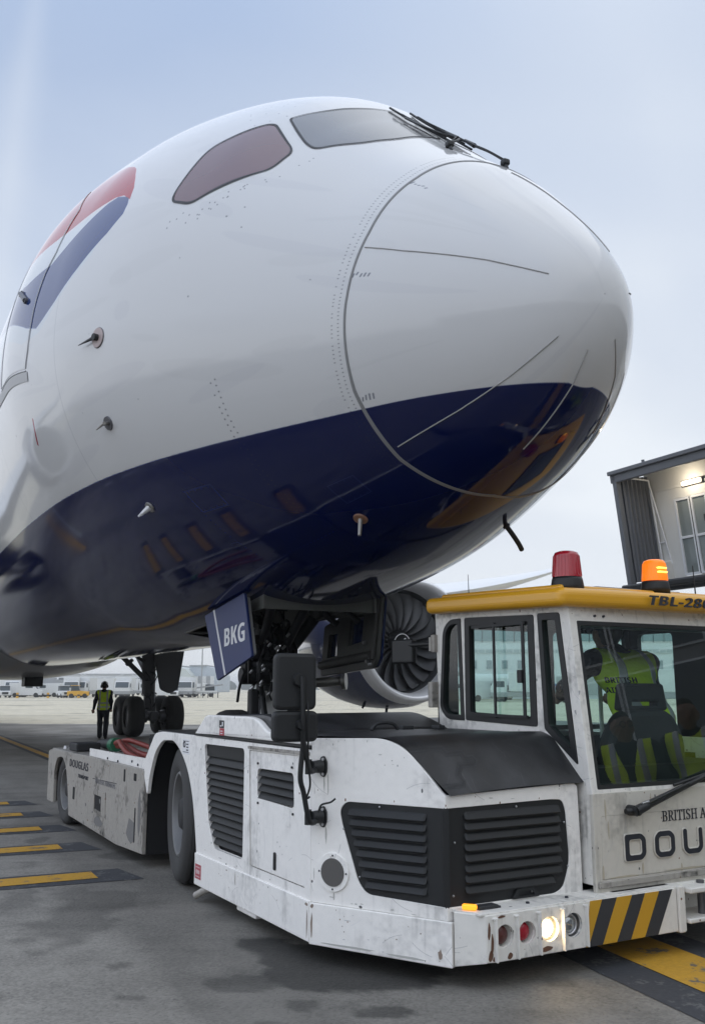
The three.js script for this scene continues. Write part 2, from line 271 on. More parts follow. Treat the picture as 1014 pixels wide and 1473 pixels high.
function skinGrid(tf, u0, u1, nu, nv, v0 = 0, v1 = 360, off = 0, skip = null) { // tf(u, deg) -> t
  const pos = [], nor = [], uv = [], idx = [];
  for (let i = 0; i <= nu; i++) for (let j = 0; j <= nv; j++) { const deg = mix(v0, v1, j / nv), t = Math.max(1e-5, tf(mix(u0, u1, i / nu), deg)), p = sp(t, deg, off), n = t < .0005 ? V3(0, 0, 1) : spn(t, deg); pos.push(p.x, p.y, p.z); nor.push(n.x, n.y, n.z); uv.push(t / 14, deg / 360); }
  for (let i = 0; i < nu; i++) for (let j = 0; j < nv; j++) { const a = i * (nv + 1) + j, b = a + nv + 1, deg = mix(v0, v1, (j + .5) / nv); if (skip && skip(tf(mix(u0, u1, (i + .5) / nu), deg), deg)) continue; idx.push(a, a + 1, b, a + 1, b + 1, b); }
  const g = new THREE.BufferGeometry(); g.setAttribute('position', new THREE.Float32BufferAttribute(pos, 3)); g.setAttribute('normal', new THREE.Float32BufferAttribute(nor, 3)); g.setAttribute('uv', new THREE.Float32BufferAttribute(uv, 2)); g.setIndex(idx); return facing(g);
}
function skinFan(pts, off, r0 = 0, r1 = 1, rings = 14) { // a convex patch of skin between two scales of its outline (t, deg)
  const sh = rpoly(pts.map(p => [p[0], p[1] / 40]), .075), b = sh.getSpacedPoints(110); b.pop(); let cx = 0, cy = 0; b.forEach(p => { cx += p.x / b.length; cy += p.y / b.length; });
  const pos = [], nor = [], uv = [], idx = [], n = b.length;
  for (let k = 0; k <= rings; k++) for (let i = 0; i < n; i++) {
    let s = mix(r0, r1, k / rings), d = Math.hypot(b[i].x - cx, b[i].y - cy); let t, g;
    if (r0 >= 1) { const e = (s - 1) / d; t = cx + (b[i].x - cx) * (1 + e); g = (cy + (b[i].y - cy) * (1 + e)) * 40; } else { t = cx + (b[i].x - cx) * s; g = (cy + (b[i].y - cy) * s) * 40; }
    const p = sp(t, g, off), m = spn(t, g); pos.push(p.x, p.y, p.z); nor.push(m.x, m.y, m.z); uv.push(t / 14, g / 360);
  }
  for (let k = 0; k < rings; k++) for (let i = 0; i < n; i++) { const a = k * n + i, c = k * n + (i + 1) % n; idx.push(a, c, a + n, c, c + n, a + n); }
  const g = new THREE.BufferGeometry(); g.setAttribute('position', new THREE.Float32BufferAttribute(pos, 3)); g.setAttribute('normal', new THREE.Float32BufferAttribute(nor, 3)); g.setAttribute('uv', new THREE.Float32BufferAttribute(uv, 2)); g.setIndex(idx); return facing(g);
}
const lerpTab = (tab, x) => { for (let i = 0; i < tab.length - 1; i++) if (x <= tab[i + 1][0]) return mix(tab[i][1], tab[i + 1][1], (x - tab[i][0]) / (tab[i + 1][0] - tab[i][0])); return tab[tab.length - 1][1]; };
const seamT = deg => lerpTab([[0, 1.05], [40, 1.06], [68, 1.12], [93, 1.22], [120, 1.32], [145, 1.34], [180, 1.23]], Math.abs(((deg - 90 + 540) % 360) - 180));
const skinLine = (path, r, off = .002, n = 40, k = 5) => tube(Array.from({ length: n + 1 }, (_, i) => sp(...path(i / n), off)), r, k, n * 2);
const poly = pts => s => { const x = s * (pts.length - 1), i = Math.min(Math.floor(x), pts.length - 2), f = x - i; return [mix(pts[i][0], pts[i + 1][0], f), mix(pts[i][1], pts[i + 1][1], f)]; };
const ac = thing('airliner', 'huge white airliner with dark blue belly, nose over the white tug', 'airplane');
ac.position.set(AC_N[0], 0, -AC_N[1]); ac.rotation.y = AC_TH;
{
  const liv = canvasTex(2048, 2048, (c, w, h) => {
    const X = t => t / 14 * w, Y = d => (1 - d / 360) * h;
    c.fillStyle = '#c9c9c9'; c.fillRect(0, 0, w, h);
    // panel tone differences and soft grime in patches
    const rr = rng(8); for (let i = 0; i < 500; i++) { c.fillStyle = `rgba(90,90,95,${.012 + .02 * rr()})`; c.beginPath(); c.ellipse(rr() * w, rr() * h, 10 + 90 * rr(), 3 + 14 * rr(), (rr() - .5) * .6, 0, 7); c.fill(); }
    // blue underside below a level line
    c.fillStyle = '#020f42'; c.beginPath();
    const edge = (t, side) => { const z = fMid(t), b = fBot(t), y = -1.62; if (y <= b) return 270; const k = cl((z - y) / (z - b)); const s = Math.pow(k, 1.919 / 2), a = Math.asin(s) * 180 / Math.PI; return side > 0 ? 360 - a : 180 + a; };
    const ts = Array.from({ length: 401 }, (_, i) => .26 + (i / 400) ** 2 * 13.8);
    ts.forEach((t, i) => i ? c.lineTo(X(t), Y(edge(t, -1))) : c.moveTo(X(t), Y(edge(t, -1)))); ts.slice().reverse().forEach(t => c.lineTo(X(t), Y(edge(t, 1)))); c.fill();
    const fillP = (pts, f) => { for (const m of [p => p, p => [p[0], Math.max(.01, 180 - p[1])]]) { c.fillStyle = f; c.beginPath(); pts.map(m).forEach((p, i) => i ? c.lineTo(X(p[0]), Y((p[1] + 360) % 360)) : c.moveTo(X(p[0]), Y((p[1] + 360) % 360))); c.fill(); } };
    // the ribbon: red above, a grey fold, blue below
    fillP([[3.78, 152], [4.63, 156], [5.2, 158], [7.2, 164], [7.6, 171], [5.3, 180.5], [4.85, 178.5], [4.6, 175], [4.0, 165]], '#c3c8cc');
    fillP([[3.72, 156.5], [3.73, 154], [3.78, 152], [4.0, 151.3], [4.15, 152.5], [4.4, 156.4], [4.92, 164], [5.5, 166.8], [7.3, 167.9], [7.2, 169], [5.2, 177.2], [4.93, 177.6], [4.79, 176], [4.55, 173], [4.2, 167.2], [3.85, 160.5]], '#24386c');
    fillP([[3.74, 152.8], [3.80, 149.6], [3.93, 146.3], [4.10, 142.8], [4.22, 141.4], [4.5, 139.6], [4.83, 138.2], [5.45, 140], [6.2, 146], [7.2, 155], [7.6, 161], [6, 161], [5.1, 157.6], [4.6, 154.6], [4.28, 152.6], [4.05, 151.2], [3.9, 151.2]], '#9c1018');
    // rivets, stencils
    c.fillStyle = 'rgba(50,52,58,.62)'; const dot = (t, d, r = 1.1) => { c.beginPath(); c.arc(X(t), Y((d + 360) % 360), r, 0, 7); c.fill(); };
    for (let d = 198; d < 238; d += 1.55) { dot(2.40 + .012 * rr(), d); if (rr() < .8) dot(2.455, d + .7); }
    for (let d = 95; d < 245; d += 1.25) { dot(seamT(d) + .05, d, .9); if (rr() < .75) dot(seamT(d) + .10, d + .4, .9); }
    for (let i = 0; i < 46; i++) { const t = 1.9 + 1.25 * rr(), d = 158 - (t - 1.9) * -2 + rr() * 5; if (rr() < .6) dot(t, lerpTab([[1.6, 118], [1.9, 130], [2.1, 141], [2.7, 155.5], [3.2, 158]], t) + 1.5 + rr() * 3, .9); }
    for (let i = 0; i < 30; i++) dot(2.5 + .6 * rr(), lerpTab([[2.5, 121], [2.8, 132], [3.1, 148]], 2.5 + .6 * rr()) - 2 - rr() * 2, .9);
    c.strokeStyle = 'rgba(40,44,60,.75)'; c.lineWidth = 1.2; for (const [t, d] of [[.93, 132], [1.05, 172], [1.2, 212]]) for (let i = 0; i < 5; i++) { c.beginPath(); c.moveTo(X(t + .028 * i), Y(d + rr())); c.lineTo(X(t + .028 * i + .014), Y(d + 1.2 + rr())); c.stroke(); }
    for (const [t, d, w2, h2] of [[3.0, 228, .34, 6], [4.6, 232, .3, 5], [1.75, 240, .26, 7], [5.6, 224, .4, 6], [3.35, 244, .3, 6]]) { c.strokeStyle = d > 214 ? 'rgba(120,130,165,.30)' : 'rgba(70,74,84,.30)'; c.lineWidth = 1; c.strokeRect(X(t), Y(d), w2 / 14 * w, h2 / 360 * h); for (let i = 0; i < 8; i++) { c.fillStyle = c.strokeStyle; dot(t + w2 * ((i % 4) + .5) / 4, d - (i < 4 ? .4 : h2 - .4), .8); } }
    c.fillStyle = 'rgba(40,42,50,.55)'; for (let i = 0; i < 16; i++) dot(1.5 + 5 * rr(), 145 + 60 * rr(), .6 + .6 * rr());
    c.strokeStyle = 'rgba(60,64,74,.22)'; c.lineWidth = 1; for (const t of [4.45, 6.9]) { c.beginPath(); for (let d = 95; d < 268; d += 3) c.lineTo(X(t), Y(d)); c.stroke(); }
    c.fillStyle = 'rgba(150,158,190,.28)'; for (let d = 222; d < 262; d += 1.4) { dot(3.35, d, .8); dot(4.45, d, .8); } for (let t = 2.4; t < 6; t += .05) dot(t, 246, .8);
    c.fillStyle = 'rgba(60,62,68,.5)'; c.font = '9px sans-serif'; for (const [t, d] of [[2.25, 116], [2.4, 121]]) for (let i = 0; i < 6; i++) c.fillRect(X(t + i * .02), Y(d), 2, 1.5);
    c.strokeStyle = '#8d2531'; c.lineWidth = 4; c.beginPath(); c.moveTo(X(5.26), Y(197.5)); c.lineTo(X(5.37), Y(203.2)); c.stroke();
  });
  liv.wrapS = liv.wrapT = THREE.ClampToEdgeWrapping;
  const skin = mat([1, 1, 1], .07, { map: liv, ior: 1.43 });
  obj('radome', skinGrid((r, d) => seamT(d) * r * r, 0, 1, 54, 216), skin, ac);
  obj('fuselage', [skinGrid((s, d) => mix(seamT(d), 14, Math.pow(s, 1.3)), 0, 1, 110, 216, 0, 360, 0, (t, d) => t > 4.3 && t < 6.75 && d > 258 && d < 283), skinGrid(t => t, 14, 44, 20, 96),
    (() => { const g = skinGrid(t => t, 44, 62, 24, 72), p = g.attributes.position; for (let i = 0; i < p.count; i++) { const k = (-p.getZ(i) - 44) / 18, s = 1 - .93 * k * k; p.setX(i, p.getX(i) * s); p.setY(i, H0 + 1.9 * k * k + (p.getY(i) - H0) * s); } g.computeVertexNormals(); return g; })()], skin, ac);
  // radome seam: a sealed joint, broader and paler low down
  const seam = []; for (let i = 0; i < 240; i++) seam.push(i * 1.5);
  { const pos = [], idx = []; for (let i = 0; i <= 240; i++) { const d = i * 1.5, low = sst(190, 225, d) * (1 - sst(300, 340, d)), w = .009 + .006 * low; for (const s of [-1, -.8, .8, 1]) { const p = sp(seamT(d) + s * w, d, Math.abs(s) > .9 ? .0005 : .004); pos.push(p.x, p.y, p.z); } } for (let i = 0; i < 240; i++) for (let k = 0; k < 3; k++) { const a = i * 4 + k; idx.push(a, a + 4, a + 1, a + 1, a + 4, a + 5); } const g = new THREE.BufferGeometry(); g.setAttribute('position', new THREE.Float32BufferAttribute(pos, 3)); g.setIndex(idx); g.computeVertexNormals(); obj('radome_seam', g, mat([.20, .20, .20], .6), ac); }
  const strip = mat([.36, .355, .35], .5);
  const st = [[[1.12, 163.8], [.86, 164], [.62, 163.2], [.40, 162.8], [.13, 164.8]], [[1.28, 231], [.77, 229.5], [.42, 227.5], [.15, 224.2]], [[.92, 89], [.72, 76], [.5, 66], [.3, 50]], [[.72, 262], [.25, 261.5], [.11, 257.8]], [[.7, -56], [.27, -51.5], [.08, -58]], [[1.1, 16], [.62, 17], [.13, 15]]];
  for (const p of st) obj('lightning_strip', skinLine(poly(p), .0045, .002), strip, ac);
  // flight deck windows
  const w1 = [[3.08, 154.8], [2.81, 155.5], [2.22, 142.5], [2.18, 135.5], [2.23, 133.8], [2.58, 128.8], [2.65, 129.5], [3.01, 140.2]], w2 = [[2.54, 124.2], [2.52, 122.5], [2.43, 115], [2.38, 105], [2.38, 95.8], [2.40, 91.6], [1.76, 91.6], [1.70, 110.8], [1.79, 120.8], [2.02, 130.8], [2.13, 130.2]];
  const pane = [mat([.115, .045, .045], .12, { ior: 1.75 }), mat([.11, .11, .112], .14, { ior: 1.75 })], gasket = mat([.03, .03, .033], .6);
  for (const flip of [0, 1]) [w1, w2].forEach((w, i) => { const q = flip ? w.map(p => [p[0], 180 - p[1]]) : w; const f = sub('cockpit_window', ac); obj('pane', skinFan(q, .003), pane[i], f); obj('gasket', skinFan(q, .006, 1, 1.018, 1), gasket, f); });
  // wipers
  const arm = (pts, r) => tube(pts.map(p => sp(p[0], p[1], p[2])), r, 8, 40), lift = .07;
  for (const [nm, a] of [[0, [[1.47, 97, .04], [1.55, 92, .06], [1.64, 89.5, .06], [1.70, 92, .05], [1.9, 95, .04], [2.15, 95.5, .03]]], [1, [[1.15, 84, .04], [1.3, 86, .06], [1.55, 85.5, .06], [1.8, 85.5, .05], [2.2, 87, .03]]]]) {
    const f = sub('wiper', ac); obj('arm', [arm(a, .010), arm(a.map((p, i) => [p[0], p[1] + (i ? 1.2 : 0), p[2] + .008]), .0045)], M.black, f);
    const b0 = a[a.length - 1]; obj('blade', [tube([0, .25, .5, .75, 1].map(s => sp(mix(1.62, 2.42, s), mix(nm ? 84 : 91, nm ? 88.5 : 95, s), .022)), .010, 6, 24), tube([0, .5, 1].map(s => sp(mix(1.7, 2.3, s), mix(nm ? 85 : 92, nm ? 88.5 : 96, s), .036)), .007, 6, 16)], M.black, f);
    const k = sp(a[0][0], a[0][1], .03); obj('pivot', [bx(.06, .05, .06, k.x, k.y, k.z, .015), bar(k, k.clone().add(V3(0, -.06, .02)), .015)], M.black, f);
    obj('spring_box', (() => { const p = sp(a[2][0], a[2][1], a[2][2]), q = sp(a[2][0] + .14, a[2][1] + (nm ? 0 : 1), a[2][2]); return bar(p, q, .020, .013, 8); })(), M.black, f);
  }
  // probes and vanes on the starboard side
  const disc = (name, t, d, r, fn) => { const p = sp(t, d), n = spn(t, d), f = sub(name, ac); f.position.copy(p); f.quaternion.setFromUnitVectors(V3(0, 0, 1), n); const g = new THREE.CylinderGeometry(r, r * 1.06, .012, 28); g.rotateX(Math.PI / 2); g.translate(0, 0, .005); obj('base_plate', g, fn[0], f); fn[1](f); return f; };
  const nick = mat([.28, .27, .25], .4, { metalness: .6 }), ruddy = mat([.42, .34, .33], .5);
  const aft = (f, y = 0) => { const q = f.quaternion.clone().invert(); return V3(0, y, -1).applyQuaternion(q).setZ(0).normalize(); };
  disc('angle_vane', 3.66, 183, .085, [ruddy, f => { const a = aft(f); obj('vane', [bar(V3(0, 0, .03), a.clone().multiplyScalar(.27).setZ(.035), .018, .003, 6), bar(V3(0, 0, 0), V3(0, 0, .05), .03)], M.dark, f); obj('rim', new THREE.TorusGeometry(.085, .007, 6, 32), M.darkSteel, f); }]);
  disc('pitot_probe', 3.78, 202.8, .06, [M.darkSteel, f => { const a = aft(f); obj('probe', [bar(V3(0, 0, 0), a.clone().multiplyScalar(-.02).setZ(.07), .02, .014, 8), bar(a.clone().multiplyScalar(-.06).setZ(.075), a.clone().multiplyScalar(.14).setZ(.05), .015, .006, 8)], nick, f); }]);
  disc('drain_mast', 3.94, 223, .05, [nick, f => { const a = aft(f); obj('fin', [bar(V3(0, 0, 0), a.clone().multiplyScalar(.08).setZ(.08), .03, .014, 4), bar(a.clone().multiplyScalar(.06).setZ(.08), a.clone().multiplyScalar(.13).setZ(.075), .014, .01, 6)], M.sign, f); }]);
  disc('drain_mast', 2.07, 246.2, .055, [mat([.30, .16, .10], .5), f => obj('fin', bar(V3(0, 0, 0), V3(.03, -.03, .13), .02, .014, 8), nick, f)]);
  disc('drain_pipe', 2.06, -63, .03, [M.dark, f => obj('pipe', tube([V3(0, 0, 0), V3(.01, 0, .10), V3(.05, -.02, .18), V3(.10, -.05, .22)], .022, 8, 20), M.dark, f)]);
  obj('blade_antenna', (() => { const p = sp(5.2, 97); return bx(.012, .22, .05, p.x, p.y + .1, p.z, .004); })(), M.dark, ac);
  // forward door: a plug panel in its frame, sill plate, handle
  const dl = [[5.45, 140.5], [4.98, 150], [4.94, 156], [4.92, 161.5], [5.0, 165.5], [5.05, 171.2], [5.08, 177], [5.12, 182.5], [5.20, 186.5]];
  const da = d => lerpTab(dl.map(p => [p[1], p[0]]), d), door = sub('cabin_door', ac);
  obj('door_panel', skinGrid((s, d) => mix(da(d) + .02, da(d) + 1.08, s), 0, 1, 20, 40, 143, 186.5, .004), skin, door);
  obj('door_seam', [skinLine(s => [da(mix(140.5, 186.5, s)), mix(140.5, 186.5, s)], .006, .004), skinLine(s => [da(mix(142, 186.5, s)) + 1.1, mix(142, 186.5, s)], .006, .004), skinLine(s => [5.2 + 1.1 * s, 187], .006, .004)], mat([.50, .51, .53], .55), door);
  obj('door_handle', [bar(sp(5.35, 171, .02), sp(5.62, 168.5, .02), .028, .028, 8), bar(sp(5.35, 171, 0), sp(5.35, 171, .03), .035), bar(sp(5.62, 168.5, 0), sp(5.62, 168.5, .03), .035)], M.darkSteel, door);
  obj('sill_plate', skinGrid((s, d) => mix(5.16, 6.6, s), 0, 1, 12, 6, 187.2, 189.4, .006), mat([.42, .42, .42], .5), door);
  // wing to body fairing
  const fa = new THREE.SphereGeometry(1, 40, 24); fa.scale(2.95, 1.05, 8.6); fa.translate(0, H0 - 2.2, -26.5); obj('belly_fairing', fa, mat([.30, .31, .33], .4, { clearcoat: .3 }), ac);
  obj('bay_door', bx(.5, .34, .6, .17, H0 - 3.28, -24, .02), M.black, ac);
  // wings
  const wing = s => { const g = new THREE.BufferGeometry(), pos = [], idx = [], N = 24, A = 28; for (let i = 0; i <= N; i++) { const k = i / N, x = mix(2.2, 30, k), le = 19.3 + (x - 2.2) * .655, ch = k < .34 ? mix(11.5, 6.6, k / .34) : mix(6.6, 1.1, (k - .34) / .66), th = mix(.08, .12, k), y = H0 - 1.45 + k * 2.2 + k * k * 2.3; for (let j = 0; j < A; j++) { const a = j / A * 2 * Math.PI, u = .5 - .5 * Math.cos(a), v = Math.sin(a) * th * (1.7 - u) * Math.sqrt(Math.max(.02, u)) * 1.3; pos.push(s * x, y + v * ch, -(le + u * ch)); } } for (let i = 0; i < N; i++) for (let j = 0; j < A; j++) { const a = i * A + j, b = i * A + (j + 1) % A; s > 0 ? idx.push(a, a + A, b, b, a + A, b + A) : idx.push(a, b, a + A, b, b + A, a + A); } g.setAttribute('position', new THREE.Float32BufferAttribute(pos, 3)); g.setIndex(idx); g.computeVertexNormals(); return g; };
  const wingM = mat([.76, .77, .78], .35, { clearcoat: .3 }); obj('wing', wing(1), wingM, ac); obj('wing', wing(-1), wingM, ac);
  // engines
  const lipM = mat([.74, .74, .75], .30, { metalness: .35 }), duct = mat([.05, .052, .056], .5), bladeM = mat([.075, .077, .082], .38, { metalness: .5 });
  const bladeG = (() => { const g = new THREE.PlaneGeometry(1, 1, 6, 14), p = g.attributes.position; for (let i = 0; i < p.count; i++) { const u = p.getX(i), k = p.getY(i) + .5, r = mix(.34, 1.43, k), ch = mix(.30, .62, k), tw = mix(.35, 1.05, k), sw = .38 * k * k - .16 * k; const a = u * ch / Math.max(r, .5) * Math.sin(tw) * 1.15 + sw, z = -u * ch * Math.cos(tw) * .8; p.setXYZ(i, r * Math.cos(a), r * Math.sin(a), z + .05 * Math.cos(u * 3)); } g.computeVertexNormals(); return g; })();
  const engine = s => {
    const e = sub('engine', ac); e.position.set(s * 9.7, H0 - 2.16, -19.75);
    const l = (pts, n = 72) => { const g = lathe(pts, n); g.rotateX(Math.PI / 2); return g; }; // profile [radius, forward]
    obj('nacelle', l([[1.78, .50], [1.88, .1], [1.93, -.6], [1.92, -1.6], [1.82, -2.6], [1.62, -3.7], [1.5, -4.0], [1.2, -3.9]]), M.navy, e);
    obj('inlet_lip', l([[1.50, .05], [1.47, .45], [1.50, .75], [1.56, .92], [1.63, .97], [1.70, .92], [1.755, .72], [1.785, .49]]), lipM, e);
    obj('inlet_duct', l([[1.44, -.75], [1.45, -.3], [1.50, .06]]), duct, e);
    obj('fan_disc', (() => { const g = new THREE.CircleGeometry(1.45, 48); g.translate(0, 0, -.55); return g; })(), M.soot, e);
    for (let i = 0; i < 20; i++) { const b = obj('fan_blade', bladeG, bladeM, e); b.rotation.z = i / 20 * 2 * Math.PI; b.position.z = -.25; }
    obj('spinner', l([[.001, .42], [.10, .33], [.22, .12], [.34, -.15]].reverse()), M.black, e);
    obj('spinner_spiral', tube(Array.from({ length: 40 }, (_, i) => { const k = i / 39, r = mix(.07, .24, k), a = k * 7.5 + 2; return V3(r * Math.cos(a), r * Math.sin(a), lerpTab([[.001, .425], [.10, .34], [.22, .13], [.34, -.14]], r) + .004); }), .014, 6, 120), M.sign, e);
    obj('core_cowl', l([[1.1, -3.8], [.95, -4.8], [.55, -5.9], [.3, -6.3]]), M.darkSteel, e);
    obj('pylon', bx(.5, 1.3, 5.5, 0, 1.75, -3.6, .2), wingM, e);
    obj('drain', [bar(V3(-.3, -1.9, -.3), V3(-.34, -2.02, -.25), .04), bar(V3(-.7, -1.75, -.9), V3(-.8, -1.9, -.85), .05, .03)], M.dark, e);
    obj('nacelle_placard', (() => { const g = text('08', 'sans_bold', .17, null, { depth: .004 }); g.rotateY(-1.25); g.rotateZ(.62); return g.translate(-1.58, -1.06, -.9); })(), M.sign, e);
  };
  engine(1); engine(-1);
  // main gear
  const gearM = mat([.10, .10, .105], .5, { metalness: .3 }), wheelG = (r, w) => { const g = lathe([[r * .52, -w / 2], [r * .62, -w * .52], [r * .86, -w * .5], [r * .96, -w * .38], [r, -w * .2], [r * .988, -w * .19], [r * .988, -w * .16], [r, -w * .15], [r, -w * .02], [r * .988, -w * .015], [r * .988, w * .015], [r, w * .02], [r, w * .15], [r * .988, w * .16], [r * .988, w * .19], [r, w * .2], [r * .96, w * .38], [r * .86, w * .5], [r * .62, w * .52], [r * .52, w / 2]], 44); g.rotateZ(Math.PI / 2); return g; };
  const hubG = (r, w) => { const g = lathe([[.01, w * .5], [r * .2, w * .5], [r * .24, w * .36], [r * .44, w * .30], [r * .53, w * .46], [r * .54, -w * .46], [r * .44, -w * .3], [.01, -w * .4]], 28); g.rotateZ(-Math.PI / 2); return g; };
  const tyG = wheelG(.69, .53), huG = hubG(.69, .53), rr = rng(321);
  const mainGear = s => {
    const e = sub('main_gear', ac); e.position.set(s * 4.95, 0, -29.6);
    for (const z of [-.73, .73]) for (const x of [-.68, .68]) { const w = sub('wheel', e); w.position.set(x, .69, z); obj('', tyG, M.rubber, w).name = 'tyre'; obj('', huG, gearM, w).name = 'hub'; }
    obj('bogie_beam', [bx(.3, .34, 1.9, 0, .69, 0, .08), bar(V3(-.5, .69, .73), V3(.5, .69, .73), .1), bar(V3(-.5, .69, -.73), V3(.5, .69, -.73), .1)], gearM, e);
    obj('strut', [bar(V3(0, .7, 0), V3(0, 1.5, 0), .17), bar(V3(0, 1.45, 0), V3(-.05 * s, 3.4, 0), .24, .27), bar(V3(.12, .75, .35), V3(.1, 1.6, .2), .06)], gearM, e);
    obj('side_brace', [bar(V3(-.1 * s, 1.9, .1), V3(-1.5 * s, 3.2, .1), .09), bar(V3(-.1 * s, 2.5, .1), V3(-.9 * s, 3.0, .2), .06), bar(V3(-.1 * s, 2.3, -.3), V3(-.1 * s, 3.2, -2.2), .09), bx(.3, .12, .2, -.75 * s, 2.55, .1, .03, [0, 0, s * .75])], gearM, e);
    obj('gear_door', (() => { const g = plate(rpoly([[-.75, 3.35], [.75, 3.35], [.45, 1.6], [.1, 1.45], [-.3, 1.6]], .1), null, .06, null, .01); g.rotateY(.35); return g.translate(.62 * s, 0, .25); })(), mat([.06, .06, .065], .6), e);
    const p = []; for (let i = 0; i < 14; i++) { const a = V3((rr() - .5) * .5, .8 + rr() * 1.6, .25 + rr() * .2), b = a.clone().add(V3((rr() - .5) * .5, (rr() - .3) * .7, (rr() - .5) * .3)); p.push(tube([a, a.clone().lerp(b, .5).add(V3((rr() - .5) * .2, 0, .08)), b], .022, 5, 10)); } obj('brake_hoses', p, M.black, e);
    obj('brake_unit', [-.32, .32].map(x => { const g = new THREE.CylinderGeometry(.2, .22, .18, 20); g.rotateZ(Math.PI / 2); return g.translate(x, .69, .73); }), M.darkSteel, e);
  };
  mainGear(1); mainGear(-1);
  // nose gear, carried in the tug's cradle
  const ng = sub('nose_gear', ac); ng.position.set(.05, 0, -5.75);
  const oleo = mat([.72, .72, .70], .5), dk = mat([.035, .036, .04], .5, { metalness: .3 });
  const nt = wheelG(.50, .38), nh = hubG(.50, .38);
  for (const x of [-.34, .34]) { const w = sub('wheel', ng); w.position.set(x, .92, 0); obj('tyre', nt, M.rubber, w); obj('hub', nh, M.alu, w); }
  obj('strut', [bar(V3(0, 1.75, 0), V3(0, 2.75, -.1), .15, .17, 20), bar(V3(0, .92, 0), V3(0, 1.7, 0), .09)], dk, ng);
  obj('steering_collar', [bar(V3(.08, 1.25, .1), V3(.08, 1.56, .1), .155, .14, 24), bar(V3(.08, 1.55, .1), V3(.08, 1.62, .1), .19, .19, 24)], oleo, ng);
  obj('steering_actuator', [bar(V3(-.32, 1.78, .12), V3(.28, 1.78, .12), .09), bar(V3(-.28, 1.9, .05), V3(.3, 1.98, .02), .055), bx(.34, .2, .26, 0, 1.86, .1, .05), bx(.2, .26, .2, -.18, 2.08, .1, .04), bx(.26, .2, .24, .12, 2.22, .14, .05)], dk, ng);
  obj('torque_link', [bar(V3(-.12, 1.7, .2), V3(-.14, 1.3, .42), .035), bar(V3(-.14, 1.3, .42), V3(-.1, .98, .15), .035), bx(.1, .36, .12, -.21, 1.46, .22, .03)], M.black, ng);
  obj('drag_brace', [bar(V3(-.1, 2.0, .12), V3(-.18, 2.6, .7), .05), bar(V3(.14, 2.0, .12), V3(.24, 2.6, .7), .05), bar(V3(.2, 2.0, .1), V3(.62, 2.55, .2), .07)], dk, ng);
  const pipes = [], r2 = rng(99);
  for (let i = 0; i < 46; i++) { const a = V3((r2() - .55) * .62, 1.62 + r2() * .95, .12 + r2() * .22), b = a.clone().add(V3((r2() - .5) * .25, -.1 - r2() * .4, (r2() - .5) * .2)); if (b.y < 1.45) b.y = 1.45; pipes.push(tube([a, a.clone().lerp(b, .5).add(V3((r2() - .5) * .14, .02, .07)), b], .008 + .012 * r2(), 5, 12)); if (i % 3 === 0) pipes.push(bx(.05 + .05 * r2(), .05 + .06 * r2(), .06, a.x, a.y, a.z, .008)); }
  obj('hydraulic_lines', pipes, M.black, ng); const fit = []; for (let i = 0; i < 26; i++) fit.push(bar(V3((r2() - .6) * .55, 1.6 + r2() * .85, .3 + r2() * .1), V3((r2() - .6) * .55, 1.6 + r2() * .85, .34), .012, .012, 6)); obj('fittings', fit.filter((g, i) => i < 26).map((g, i) => { const p = V3((r2() - .62) * .5, 1.55 + r2() * .95, .27 + r2() * .12); return bar(p, p.clone().add(V3(.02, .03, .03)), .016, .016, 8); }), M.steel, ng);
  for (const [x, y] of [[-.16, 2.5], [.52, 2.5], [.02, 2.42]]) { const f = sub('landing_light', ng); f.position.set(x, y, .22); const g = lathe([[.001, -.08], [.06, -.06], [.088, .03], [.092, .05]], 24); g.rotateX(Math.PI / 2); obj('housing', g, M.darkSteel, f); const c = new THREE.CircleGeometry(.084, 24); c.translate(0, 0, .038); obj('lens', c, mat([.30, .30, .29], .08, { ior: 1.9 }), f); }
  obj('tow_light', [bar(V3(.42, 1.70, .1), V3(.86, 1.73, .2), .055), bar(V3(.86, 1.73, .2), V3(.9, 1.732, .23), .10, .10, 20)], nick, ng);
  // doors: local frame u = forward (z), v = up
  const doorBlue = mat([.012, .026, .115], .42), sd = sub('nose_gear_door', ac); sd.userData.label = 'blue nose gear door lettered BKG in white';
  const DM = frameM(-.75, 0, 0, 1); // u = z, outward = starboard
  const dq = [[-5.46, H0 - 2.74], [-4.26, H0 - 2.60], [-4.03, H0 - 3.21], [-4.99, H0 - 3.42]];
  obj('door_skin', plate(rpoly(dq, .03), null, .03, DM, .006), doorBlue, sd);
  obj('door_frame', plate(rpoly(inset(dq, .03), .03), null, .04, frameM(-.75, 0, 0, 1, -.03), .006), mat([.30, .30, .29], .5), sd);
  obj('white_stripe', (() => { const a = V3(-.753, H0 - 2.72, -5.15), b = V3(-.753, H0 - 3.36, -4.74), n = new THREE.Matrix4(); const s = rpoly([[-5.165, H0 - 2.705], [-5.125, H0 - 2.70], [-4.725, H0 - 3.362], [-4.765, H0 - 3.37]]); return plate(s, null, .003, frameM(-.75, 0, 0, 1, .003)); })(), M.sign, sd);
  obj('door_lettering', text('BKG', 'sans_bold', .175, at(-4.50, H0 - 2.985, .001, DM).multiply(new THREE.Matrix4().makeRotationZ(.06)), { sx: 1.30, depth: .003 }), M.sign, sd);
  const pd = sub('nose_gear_door', ac); pd.userData.label = 'dark inner face of the port nose gear door';
  const PM = frameM(.75, 0, 0, 1), pq = [[-5.62, H0 - 2.80], [-4.25, H0 - 2.55], [-4.36, H0 - 3.20], [-4.45, H0 - 3.29], [-5.72, H0 - 3.36]];
  obj('door_skin', plate(rpoly(pq, .05), null, .03, frameM(.75, 0, 0, 1, -.02), .006), M.navy, pd);
